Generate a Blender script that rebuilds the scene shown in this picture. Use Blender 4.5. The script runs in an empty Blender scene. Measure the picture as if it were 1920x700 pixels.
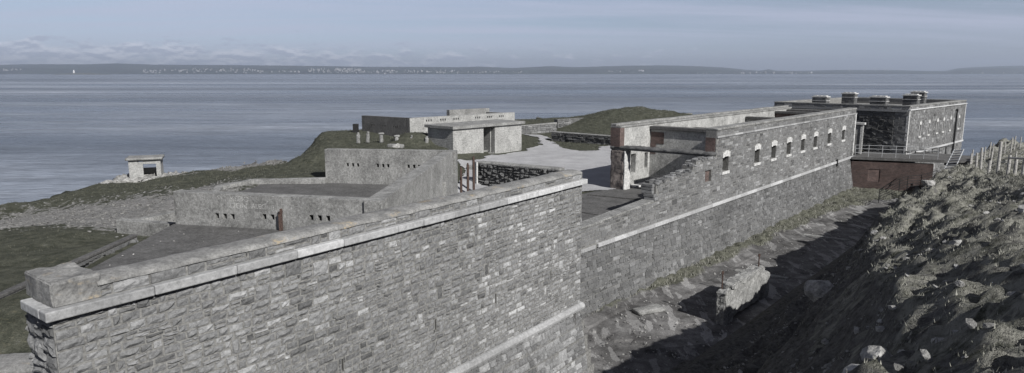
import bpy, math, random
import numpy as np
from mathutils import Vector
R = math.radians
random.seed(11); rng = np.random.default_rng(5)
S = bpy.context.scene; C = S.collection
CAMH = 7.0
# ---------- fort frame: o = outward from the long wall, t = along it ----------
O = (3.02, 27.12); ET = (.652, .758); EO = (.758, -.652)
def W(o, t): return (O[0]+EO[0]*o+ET[0]*t, O[1]+EO[1]*o+ET[1]*t)
def FR(x, y):
    a, b = x-O[0], y-O[1]
    return a*EO[0]+b*EO[1], a*ET[0]+b*ET[1]
# ---------- numpy noise ----------
def _h(ix, iy, seed):
    n = (ix.astype(np.int64)*374761393 + iy.astype(np.int64)*668265263 + seed*1442695) & 0x7fffffff
    n = ((n ^ (n >> 13))*1274126177) & 0x7fffffff
    return ((n ^ (n >> 16)) & 0xffff)/65535.0
def vnoise(x, y, seed=0):
    x = np.asarray(x, float); y = np.asarray(y, float)
    ix = np.floor(x); iy = np.floor(y); fx = x-ix; fy = y-iy
    fx = fx*fx*(3-2*fx); fy = fy*fy*(3-2*fy)
    a = _h(ix, iy, seed); b = _h(ix+1, iy, seed); c = _h(ix, iy+1, seed); d = _h(ix+1, iy+1, seed)
    return (a*(1-fx)+b*fx)*(1-fy)+(c*(1-fx)+d*fx)*fy*1.0
def fbm(x, y, seed=0, oct=4):
    s = 0; a = .5
    for i in range(oct):
        s = s+a*(vnoise(x, y, seed+i*17)-.5)*2; x = x*2.03+5.1; y = y*2.03+1.7; a *= .5
    return s
# ---------- mesh builder ----------
class MB:
    def __init__(s): s.v = []; s.f = []; s.t = []
    def add(s, vs, fs, tone=.5):
        b = len(s.v); s.v.extend(vs)
        for f in fs: s.f.append([i+b for i in f]); s.t.append(tone)
    def prism(s, poly, z0, z1, tone=.5):      # poly: [(x,y)] ccw ; z1 number or list per vertex
        n = len(poly); zt = z1 if isinstance(z1, (list, tuple)) else [z1]*n
        zb = z0 if isinstance(z0, (list, tuple)) else [z0]*n
        a = sum(poly[i][0]*poly[(i+1) % n][1]-poly[(i+1) % n][0]*poly[i][1] for i in range(n))
        if a < 0: poly = poly[::-1]; zt = zt[::-1]; zb = zb[::-1]
        vs = [(p[0], p[1], zb[i]) for i, p in enumerate(poly)]+[(p[0], p[1], zt[i]) for i, p in enumerate(poly)]
        fs = [list(range(n))[::-1], list(range(n, 2*n))]+[[i, (i+1) % n, (i+1) % n+n, i+n] for i in range(n)]
        s.add(vs, fs, tone)
    def box(s, P, d, s0, s1, n, o0, o1, z0, z1, tone=.5):   # box along wall direction
        q = [(P[0]+d[0]*a+n[0]*b, P[1]+d[1]*a+n[1]*b) for a, b in ((s0, o0), (s1, o0), (s1, o1), (s0, o1))]
        zt = z1
        if isinstance(z1, (list, tuple)): zt = [z1[0], z1[1], z1[1], z1[0]]
        s.prism(q, z0, zt, tone)
    def abox(s, cx, cy, z0, z1, wx, wy, rot=0, tone=.5):
        c, si = math.cos(rot), math.sin(rot)
        s.box((cx, cy), (c, si), -wx/2, wx/2, (-si, c), -wy/2, wy/2, z0, z1, tone)
    def tube(s, a, b, r, r2=None, k=8, tone=.5):
        a = Vector(a); b = Vector(b); r2 = r if r2 is None else r2
        z = (b-a).normalized(); x = z.orthogonal().normalized(); y = z.cross(x)
        vs = []
        for p, rr in ((a, r), (b, r2)):
            for i in range(k):
                th = 2*math.pi*i/k; vs.append(tuple(p+x*(rr*math.cos(th))+y*(rr*math.sin(th))))
        s.add(vs, [list(range(k))[::-1], list(range(k, 2*k))]+[[i, (i+1) % k, (i+1) % k+k, i+k] for i in range(k)], tone)
    def build(s, name, mat, parent=None, base=None, uv=False, smooth=False, bevel=0, tonea=False):
        me = bpy.data.meshes.new(name)
        V = np.array(s.v, float)
        if parent is not None: off = np.array(parent['_b'])
        else:
            if base is None: base = (float((V[:, 0].min()+V[:, 0].max())/2), float((V[:, 1].min()+V[:, 1].max())/2), float(V[:, 2].min()))
            off = np.array(base)
        me.from_pydata([tuple(p) for p in (V-off)], [], s.f); me.update()
        if tonea:
            at = me.attributes.new('tone', 'FLOAT', 'FACE'); at.data.foreach_set('value', np.array(s.t, np.float32))
        if uv: boxuv(me, V)
        if smooth: me.polygons.foreach_set('use_smooth', [True]*len(me.polygons))
        me.materials.append(mat)
        o = bpy.data.objects.new(name, me); C.objects.link(o)
        if parent is not None:
            o.parent = parent
        else: o.location = off
        o['_b'] = [float(c) for c in off]
        if bevel:
            m = o.modifiers.new('b', 'BEVEL'); m.width = bevel; m.segments = 2; m.limit_method = 'ANGLE'
        return o
def boxuv(me, V):
    uvl = me.uv_layers.new(name='UVMap'); data = np.zeros((len(me.loops), 2), np.float32)
    for p in me.polygons:
        n = p.normal
        for li in p.loop_indices:
            w = V[me.loops[li].vertex_index]
            if abs(n.z) > .75: data[li] = (w[0], w[1])
            else:
                l = math.hypot(n.x, n.y) or 1
                data[li] = (-n.y/l*w[0]+n.x/l*w[1], w[2])
    uvl.data.foreach_set('uv', data.ravel())
def tag(o, label=None, cat=None, group=None, kind=None):
    if label: o['label'] = label
    if cat: o['category'] = cat
    if group: o['group'] = group
    if kind: o['kind'] = kind
    return o
def thing(name, x, y, z, label, cat, group=None):
    o = bpy.data.objects.new(name, None); C.objects.link(o); o.location = (x, y, z); o.empty_display_size = .3
    o['_b'] = [float(x), float(y), float(z)]
    return tag(o, label, cat, group)
def dup(root, loc, rot=0, scale=1, label=None):
    r = root.copy(); C.objects.link(r); r.location = loc; r.rotation_euler = (0, 0, rot); r.scale = (scale,)*3
    if label: r['label'] = label
    for ch in root.children:
        c = ch.copy(); C.objects.link(c); c.parent = r
    return r
# ---------- materials ----------
class M:
    def __init__(s, name, rough=.9, spec=.25):
        s.m = bpy.data.materials.new(name); s.m.use_nodes = True; s.n = s.m.node_tree.nodes; s.l = s.m.node_tree.links
        s.b = s.n['Principled BSDF']; s.b.inputs['Roughness'].default_value = rough
        s.b.inputs['Specular IOR Level'].default_value = spec
        s.geo = s.n.new('ShaderNodeNewGeometry').outputs['Position']
    def pos(s, sc=(1, 1, 1), rotz=0):
        mp = s.n.new('ShaderNodeMapping'); mp.inputs['Scale'].default_value = sc; mp.inputs['Rotation'].default_value = (0, 0, rotz)
        s.l.new(s.geo, mp.inputs['Vector']); return mp.outputs[0]
    def uv(s, sc=(1, 1, 1)):
        u = s.n.new('ShaderNodeUVMap'); mp = s.n.new('ShaderNodeMapping'); mp.inputs['Scale'].default_value = sc
        s.l.new(u.outputs[0], mp.inputs['Vector']); return mp.outputs[0]
    def noise(s, sc, det=4, vec=None, rough=.55, dist=0):
        t = s.n.new('ShaderNodeTexNoise'); t.inputs['Scale'].default_value = sc; t.inputs['Detail'].default_value = det
        t.inputs['Roughness'].default_value = rough; t.inputs['Distortion'].default_value = dist
        s.l.new(vec if vec is not None else s.geo, t.inputs['Vector']); return t.outputs['Fac']
    def vor(s, sc, vec=None, feat='F1', out='Distance'):
        t = s.n.new('ShaderNodeTexVoronoi'); t.feature = feat; t.inputs['Scale'].default_value = sc
        s.l.new(vec if vec is not None else s.geo, t.inputs['Vector']); return t.outputs[out]
    def attr(s, name):
        a = s.n.new('ShaderNodeAttribute'); a.attribute_name = name; return a.outputs['Fac']
    def ramp(s, fac, stops):
        r = s.n.new('ShaderNodeValToRGB'); s.l.new(fac, r.inputs[0])
        while len(r.color_ramp.elements) < len(stops): r.color_ramp.elements.new(.5)
        for e, (p, c) in zip(r.color_ramp.elements, stops):
            e.position = p; e.color = (c, c, c, 1) if isinstance(c, (int, float)) else (*c, 1)
        return r.outputs[0]
    def mix(s, a, b, fac, mode='MIX'):
        x = s.n.new('ShaderNodeMix'); x.data_type = 'RGBA'; x.blend_type = mode
        for v, i in ((fac, 0), (a, 6), (b, 7)):
            if isinstance(v, (int, float)): x.inputs[i].default_value = v if i == 0 else (v, v, v, 1)
            elif isinstance(v, tuple): x.inputs[i].default_value = (*v, 1)
            else: s.l.new(v, x.inputs[i])
        return x.outputs[2]
    def math(s, op, a, b=0.):
        x = s.n.new('ShaderNodeMath'); x.operation = op
        for v, i in ((a, 0), (b, 1)):
            if isinstance(v, (int, float)): x.inputs[i].default_value = v
            else: s.l.new(v, x.inputs[i])
        return x.outputs[0]
    def col(s, c):
        if isinstance(c, tuple): s.b.inputs['Base Color'].default_value = (*c, 1)
        else: s.l.new(c, s.b.inputs['Base Color'])
    def bump(s, h, dist, strength=1.):
        b = s.n.new('ShaderNodeBump'); b.inputs['Distance'].default_value = dist; b.inputs['Strength'].default_value = strength
        s.l.new(h, b.inputs['Height']); s.l.new(b.outputs[0], s.b.inputs['Normal'])
def stone_mat(name, lo, hi, bumpd=.02, sc=1., tint=(.985, .993, 1.0), mott=.5):
    m = M(name); t = m.attr('tone')
    mid = tuple((lo*.55+hi*.45)*k for k in tint)
    c = m.ramp(t, [(0, tuple(lo*k for k in tint)), (.55, mid), (.82, tuple((lo*.2+hi*.8)*k for k in tint)), (1, tuple(hi*k for k in tint))])
    n = m.noise(9*sc, 7, rough=.75); c = m.mix(c, m.ramp(n, [(.28, .35), (.5, .95), (.72, 1.5)]), mott, 'MULTIPLY')
    n2 = m.noise(.35, 4); c = m.mix(c, m.ramp(n2, [(.3, .62), (.6, 1.0), (.75, 1.12)]), .8, 'MULTIPLY')
    n3 = m.noise(40*sc, 3, rough=.7); c = m.mix(c, (.5*hi+.28,)*3, m.ramp(n3, [(.62, 0), (.72, .5)]))
    m.col(c); m.bump(m.math('ADD', n, m.math('MULTIPLY', n3, .35)), bumpd); return m.m
def conc_mat(name, base, dark, bumpd=.012, board=False, tint=(1, 1, .97), speck=.5):
    m = M(name)
    n1 = m.noise(1.1, 5, rough=.65); c = m.mix(tuple(dark*k for k in tint), tuple(base*k for k in tint), m.ramp(n1, [(.3, 0), (.62, 1)]))
    n2 = m.noise(9, 8, rough=.85); c = m.mix(c, m.ramp(n2, [(.34, .3), (.5, 1), (.66, 1.7)]), .85, 'MULTIPLY')
    n3 = m.noise(17, 5, rough=.85); c = m.mix(c, (min(base*1.9, .75),)*3, m.ramp(n3, [(.54, 0), (.64, speck)]))
    st = m.noise(1., 4, m.pos((3.2, 3.2, .4))); c = m.mix(c, m.ramp(st, [(.35, .7), (.55, 1.)]), .3, 'MULTIPLY')
    h = m.math('ADD', n2, m.math('MULTIPLY', n1, .6))
    if board:
        w = m.n.new('ShaderNodeTexWave'); w.bands_direction = 'Y'; w.inputs['Scale'].default_value = 2.2; w.inputs['Distortion'].default_value = .6
        m.l.new(m.uv(), w.inputs['Vector']); h = m.math('ADD', h, m.math('MULTIPLY', w.outputs['Fac'], .35))
        c = m.mix(c, m.ramp(w.outputs['Fac'], [(.0, .75), (.2, 1.)]), .5, 'MULTIPLY')
    m.col(c); m.bump(h, bumpd); return m.m
def plain(name, c, rough=.8, var=.35, sc=12, bumpd=.004, spec=.25):
    m = M(name, rough, spec); n = m.noise(sc, 5, rough=.65)
    m.col(m.mix(c, m.ramp(n, [(.3, 1-var*1.4), (.7, 1+var)]), 1., 'MULTIPLY')); m.bump(n, bumpd); return m.m
def brick_mat(name, dark=1.):
    m = M(name); b = m.n.new('ShaderNodeTexBrick'); m.l.new(m.uv(), b.inputs['Vector'])
    b.inputs['Color1'].default_value = (.15*dark, .105*dark, .095*dark, 1); b.inputs['Color2'].default_value = (.095*dark, .07*dark, .065*dark, 1)
    b.inputs['Mortar'].default_value = (.17*dark, .15*dark, .14*dark, 1); b.inputs['Scale'].default_value = 1
    b.inputs['Brick Width'].default_value = .23; b.inputs['Row Height'].default_value = .078; b.inputs['Mortar Size'].default_value = .007
    n = m.noise(1.3, 5); n2 = m.noise(20, 4, rough=.7)
    c = m.mix(b.outputs[0], m.ramp(n, [(.3, .55), (.65, 1.2)]), .8, 'MULTIPLY'); c = m.mix(c, m.ramp(n2, [(.3, .5), (.7, 1.5)]), .8, 'MULTIPLY')
    m.col(c); m.bump(m.math('ADD', n2, m.math('MULTIPLY', b.outputs['Fac'], -.6)), .012); return m.m
MAT = {}
MAT['near'] = stone_mat('grey_rubble_limestone', .11, .46, .022, 1.5, mott=.85)
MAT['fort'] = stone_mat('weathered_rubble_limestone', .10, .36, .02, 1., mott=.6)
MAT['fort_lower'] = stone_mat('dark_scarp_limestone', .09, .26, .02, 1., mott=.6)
MAT['rough'] = stone_mat('rock_faced_limestone', .11, .30, .04, .8)
MAT['dark_stone'] = stone_mat('dark_rock_faced_stone', .075, .21, .04, .8)
MAT['mortar'] = plain('lime_mortar', (.20, .198, .19), .95, .4, 15, .01)
MAT['mortar_dark'] = plain('weathered_lime_mortar', (.16, .16, .155), .95, .4, 15, .01)
MAT['pale'] = plain('dressed_pale_limestone', (.50, .50, .49), .85, .3, 9, .01)
MAT['cornice'] = stone_mat('dressed_cornice_limestone', .26, .58, .008, 1.2, mott=.65)
MAT['white'] = plain('whitewashed_stone', (.55, .55, .54), .85, .4, 9, .01)
MAT['conc'] = conc_mat('lichen_speckled_concrete', .27, .13, .02, speck=.55)
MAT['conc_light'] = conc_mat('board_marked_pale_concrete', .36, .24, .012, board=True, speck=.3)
MAT['conc_dark'] = conc_mat('dark_weathered_or_shaded_concrete', .115, .07, .012, speck=.3, tint=(1, .985, .97))
MAT['render'] = conc_mat('stained_lime_render', .42, .22, .01, speck=.1)
MAT['brick'] = brick_mat('dark_red_brick'); MAT['brick2'] = brick_mat('bridge_brick', .62)
MAT['rust'] = plain('rusted_iron', (.075, .05, .042), .85, .6, 30, .003)
MAT['iron'] = plain('dark_iron', (.02, .021, .022), .6, .3, 20, .001)
MAT['galv'] = plain('galvanised_steel', (.38, .39, .40), .5, .2, 20, .001)
MAT['timber'] = plain('weathered_timber', (.42, .41, .39), .9, .4, 14, .006)
MAT['black'] = plain('painted_dark_interior', (.02, .02, .02), .95, .2)  # near-black colour paints in the dark of unlit openings
MAT['scratch'] = plain('pale_scratched_paint', (.40, .40, .39), .9, .5, 25, .001)
# cap stone with ochre lichen
m = M('lichen_covered_capstone'); n1 = m.noise(2.2, 6, rough=.65); n2 = m.noise(18, 5, rough=.75)
c = m.mix((.15, .15, .148), (.29, .288, .28), m.ramp(n1, [(.35, 0), (.65, 1)])); c = m.mix(c, m.ramp(n2, [(.3, .5), (.7, 1.45)]), .8, 'MULTIPLY')
n3 = m.noise(1.7, 4, m.pos((1, 1, 3))); lm = m.math('MULTIPLY', m.ramp(n3, [(.58, 0), (.68, 1)]), m.ramp(n2, [(.42, 0), (.6, .7)]))
c = m.mix(c, (.38, .29, .16), lm); m.col(c); m.bump(n2, .02); MAT['cap'] = m.m
def ground_mat(name, kind):
    m = M(name, .95, .1); big = m.noise(.28, 5, rough=.6); mid = m.noise(2.3, 6, rough=.7); fine = m.noise(24, 4, rough=.75)
    g = m.mix((.034, .037, .028), (.082, .084, .066), m.ramp(mid, [(.35, 0), (.65, 1)]))
    g = m.mix(g, (.15, .14, .095), m.ramp(m.noise(5, 5, rough=.8), [(.56, 0), (.7, .55)]))
    g = m.mix(g, m.ramp(fine, [(.3, .45), (.7, 1.7)]), .9, 'MULTIPLY')
    rk = m.mix((.16, .155, .145), (.42, .41, .39), m.ramp(m.noise(7, 6, rough=.75), [(.35, 0), (.65, 1)]))
    if kind == 'hill':
        rk = m.mix((.045, .044, .04), (.19, .187, .178), m.ramp(m.noise(7, 6, rough=.75), [(.35, 0), (.7, 1)]))  # rock and earth darkened so the bank's shade sits in the colour
        g = m.mix(g, (.27, .266, .235), m.ramp(m.noise(3.2, 6, m.pos((.45, 1.3, 1), R(-49)), rough=.75), [(.36, 0), (.54, .9)]))
        f = m.ramp(m.noise(2.6, 6, m.pos((.5, 1.4, 1), R(-49)), rough=.78), [(.53, 0), (.6, 1)])
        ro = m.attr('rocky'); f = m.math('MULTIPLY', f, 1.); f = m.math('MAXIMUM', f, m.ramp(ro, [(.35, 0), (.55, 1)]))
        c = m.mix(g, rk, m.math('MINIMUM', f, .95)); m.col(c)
        m.bump(m.math('ADD', m.math('MULTIPLY', mid, 1.), m.math('MULTIPLY', fine, .5)), .09)
    else:
        ro = m.attr('rocky'); f = m.ramp(m.math('ADD', ro, m.math('MULTIPLY', m.math('SUBTRACT', mid, .5), 2.4)), [(.42, 0), (.6, 1)])
        rub = m.mix((.10, .10, .095), (.27, .265, .26), m.ramp(m.noise(4, 6, rough=.8), [(.35, 0), (.65, 1)])); rub = m.mix(rub, m.ramp(fine, [(.3, .5), (.7, 1.5)]), .8, 'MULTIPLY')
        m.col(m.mix(g, rub, f)); m.bump(m.math('ADD', mid, m.math('MULTIPLY', fine, .4)), .06)
    return m.m
MAT['ground'] = ground_mat('cliff_top_turf_and_rubble', 'west'); MAT['hill'] = ground_mat('rocky_turf_painted_shade', 'hill')
m = M('pale_limestone_gravel', .95, .1); n = m.noise(35, 4, rough=.8); n2 = m.noise(.6, 5)
c = m.mix((.26, .26, .268), (.50, .50, .51), m.ramp(n, [(.35, 0), (.65, 1)])); c = m.mix(c, m.ramp(n2, [(.3, .75), (.7, 1.1)]), .8, 'MULTIPLY'); m.col(c); m.bump(n, .02); MAT['gravel'] = m.m
m = M('worn_ditch_paving', .95, .1); n = m.noise(1.2, 6, m.pos((1, 1, 1)), rough=.7); n2 = m.noise(22, 5, rough=.75); n4 = m.noise(.9, 5, m.pos((2.2, .6, 1), R(-49)))
c = m.mix((.075, .073, .072), (.18, .177, .175), m.ramp(n, [(.38, 0), (.66, 1)])); c = m.mix(c, (.29, .287, .283), m.ramp(n4, [(.565, 0), (.58, .6)])); vc = m.n.new('ShaderNodeTexVoronoi'); vc.inputs['Scale'].default_value = 1.; m.l.new(m.pos((.42, .42, .1), R(-49)), vc.inputs['Vector']); c = m.mix(c, m.ramp(vc.outputs['Color'], [(.1, .7), (.9, 1.5)]), .8, 'MULTIPLY')
for _k in (0,):
    pass; c = m.mix(c, m.ramp(n2, [(.3, .5), (.7, 1.5)]), .85, 'MULTIPLY')
gr = m.attr('rocky'); gg = m.mix((.055, .058, .045), (.16, .158, .13), m.ramp(m.noise(9, 6, rough=.8), [(.4, 0), (.66, 1)]))
c = m.mix(c, gg, m.ramp(m.math('ADD', gr, m.math('MULTIPLY', m.math('SUBTRACT', n, .5), .9)), [(.45, 0), (.6, 1)])); m.col(c); m.bump(n2, .012); MAT['ditch'] = m.m
def blade_mat(name, a, b):
    m = M(name, .8, .2); m.col(m.mix(a, b, m.ramp(m.noise(3, 4), [(.3, 0), (.7, 1)]))); return m.m
MAT['grass'] = blade_mat('rough_turf_blades', (.05, .054, .04), (.125, .125, .10)); MAT['straw'] = blade_mat('dry_turf_blades', (.11, .112, .095), (.38, .375, .33))
m = M('limestone_rock', .9); n = m.noise(3, 7, rough=.7); n2 = m.noise(16, 5, rough=.75)
m.col(m.mix(m.mix((.17, .168, .16), (.50, .495, .48), m.ramp(n, [(.35, 0), (.65, 1)])), m.ramp(n2, [(.3, .5), (.7, 1.4)]), .8, 'MULTIPLY')); m.bump(m.math('ADD', n, n2), .05); MAT['rock'] = m.m
MAT['rubble'] = plain('grey_rubble_stone', (.17, .168, .162), .9, .6, 6, .02)
# ---------- masonry ----------
def stones(mb, P, d, n, s0, s1, z0, z1, g=.09, top=None, holes=(), batter=None, relief=(.015, .05), fine=False, seed=1, sizes=((2, 6), (1, 3)), joint=.012, quoin=0, jitter=0):
    rd = random.Random(seed)
    fx = .45; nx = max(1, int(round((s1-s0)/(g*fx)))); nz = max(1, int(round((z1-z0)/g)))
    zs = [0]
    for j in range(nz): zs.append(zs[-1]+rd.uniform(.8, 1.25))
    zs = [z0+(z1-z0)*q/zs[-1] for q in zs]
    gx = (s1-s0)/nx
    occ = [[False]*nx for _ in range(nz)]
    def pos(s, z, o):
        b = batter(z) if batter else 0
        return (P[0]+d[0]*s+n[0]*(o+b), P[1]+d[1]*s+n[1]*(o+b), z)
    for j in range(nz):
        for i in range(nx):
            if occ[j][i]: continue
            rv = rd.random(); hmax = min((1 if j % 2 else (4 if rv < .04 else (1 if rv < .24 else 2))) if sizes[1][1] >= 3 else rd.randint(*sizes[1]), nz-j)
            w = int(rd.uniform(sizes[0][0], sizes[0][1]+.9)/fx)
            if hmax == 1: w = max(int(sizes[0][0]/fx), w-2)
            ww = 0
            while ww < w and i+ww < nx and not occ[j][i+ww]: ww += 1
            hh = 1
            while hh < hmax and not any(occ[j+hh][i+k] for k in range(ww)): hh += 1
            for a in range(hh):
                for k in range(ww): occ[j+a][i+k] = True
            a0 = s0+i*gx; a1 = s0+(i+ww)*gx; b0 = zs[j]; b1 = zs[j+hh]
            if i > 0: a0 += (((j*131+i*17) % 13)/13-.5)*gx*.5*0
            cx = (a0+a1)/2; cz = (b0+b1)/2
            if top:
                lim = min(top(a0+.01), top(a1-.01))
                if b0 > lim-.04: continue
                b1 = min(b1, lim-.005)
            rects = [(a0, a1, b0, b1)]
            for (h0, h1, k0, k1) in holes:
                nr = []
                for (p, q, r, s) in rects:
                    if q <= h0 or p >= h1 or s <= k0 or r >= k1: nr.append((p, q, r, s)); continue
                    if p < h0: nr.append((p, h0, r, s))
                    if q > h1: nr.append((h1, q, r, s))
                    pp, qq = max(p, h0), min(q, h1)
                    if r < k0: nr.append((pp, qq, r, k0))
                    if s > k1: nr.append((pp, qq, k1, s))
                rects = nr
            tone = min(.75, max(.12, rd.gauss(.42, .13)))
            if rd.random() < .08: tone = rd.uniform(.7, .95)
            elif rd.random() < .05: tone = rd.uniform(0, .15)
            for (p, q, r, s) in rects:
                jt = joint*.5*rd.uniform(.6, 1.5)
                p, q, r, s = p+jt, q-jt, r+jt, s-jt
                if q-p < .03 or s-r < .03: continue
                out = rd.uniform(*relief); bv = min(.016 if not fine else .02, (q-p)*.2, (s-r)*.2)
                tl = [rd.uniform(-1, 1)*.25*relief[1] for _ in range(4)]
                jj = [[rd.uniform(-1, 1)*jitter for _ in range(2)] for _ in range(4)]
                ring0 = [(p+jj[0][0], r+jj[0][1]), (q+jj[1][0], r+jj[1][1]), (q+jj[2][0], s+jj[2][1]), (p+jj[3][0], s+jj[3][1])]
                ring1 = [(p+bv+jj[0][0], r+bv+jj[0][1]), (q-bv+jj[1][0], r+bv+jj[1][1]), (q-bv+jj[2][0], s-bv+jj[2][1]), (p+bv+jj[3][0], s-bv+jj[3][1])]
                if not fine:
                    vs = [pos(x, z, -.02) for x, z in ring0]+[pos(x, z, out+tl[k]) for k, (x, z) in enumerate(ring1)]
                    mb.add(vs, [[4, 5, 6, 7], [0, 1, 5, 4], [1, 2, 6, 5], [2, 3, 7, 6], [3, 0, 4, 7]], tone)
                else:
                    gxn = max(2, min(6, int((q-p)/.07))); gzn = max(2, min(4, int((s-r)/.06)))
                    vs = []; 
                    for b in range(gzn+1):
                        for a in range(gxn+1):
                            u = a/gxn; v = b/gzn; x = p+bv+(q-p-2*bv)*u; z = r+bv+(s-r-2*bv)*v
                            edge = min(u, 1-u, v, 1-v); hh_ = out*(.35+.65*min(1, edge*4))+rd.uniform(-1, 1)*relief[1]*.28
                            vs.append(pos(x+(rd.uniform(-.2, .2)*(q-p)/gxn if 0 < u < 1 else 0), z+(rd.uniform(-.2, .2)*(s-r)/gzn if 0 < v < 1 else 0), max(.002, hh_)))
                    fs = [[b*(gxn+1)+a, b*(gxn+1)+a+1, (b+1)*(gxn+1)+a+1, (b+1)*(gxn+1)+a] for b in range(gzn) for a in range(gxn)]
                    k0 = len(vs); vs += [pos(x, z, -.02) for x, z in ring0]
                    e1 = list(range(gxn+1)); fs.append([k0, k0+1]+e1[::-1])
                    e2 = [b*(gxn+1)+gxn for b in range(gzn+1)]; fs.append([k0+1, k0+2]+e2[::-1])
                    e3 = [gzn*(gxn+1)+a for a in range(gxn, -1, -1)]; fs.append([k0+2, k0+3]+e3[::-1])
                    e4 = [b*(gxn+1) for b in range(gzn, -1, -1)]; fs.append([k0+3, k0]+e4[::-1])
                    mb.add(vs, fs, tone)
def body(mb, P, d, n, s0, s1, z0, top, thick, holes=(), batter=None, front=0.):
    """solid wall behind its face, n outward; holes (s0,s1,z0,z1[,depth]); top: number or [(s,z)..]"""
    if isinstance(top, (int, float)): top = [(s0, top), (s1, top)]
    def T(s, side=0):
        for (a, za), (b, zb) in zip(top, top[1:]):
            if (a <= s < b) or (side and a < s <= b):
                if side and s == a: continue
                return za+(zb-za)*(s-a)/(b-a)
        return top[-1][1]
    cuts = sorted(set([s0, s1]+[round(h[i], 4) for h in holes for i in (0, 1)]+[a for a, _ in top if s0 < a < s1]))
    for a, b in zip(cuts, cuts[1:]):
        if b-a < 1e-4: continue
        hs = sorted([h for h in holes if h[0] <= a+1e-4 and h[1] >= b-1e-4], key=lambda h: h[2])
        z = z0; m_ = (a+b)/2; e = (b-a)/2-1e-5
        ta, tb = T(m_-e), T(m_+e)
        for h in hs:
            mb.box(P, d, a, b, n, front-thick, front, z, h[2])
            if len(h) > 4: mb.box(P, d, a, b, n, front-thick, front-h[4], h[2], h[3])
            z = h[3]
        mb.box(P, d, a, b, n, front-thick, front, z, [ta, tb])
def unit(a, b):
    L = math.dist(a, b); return ((b[0]-a[0])/L, (b[1]-a[1])/L), L

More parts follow.
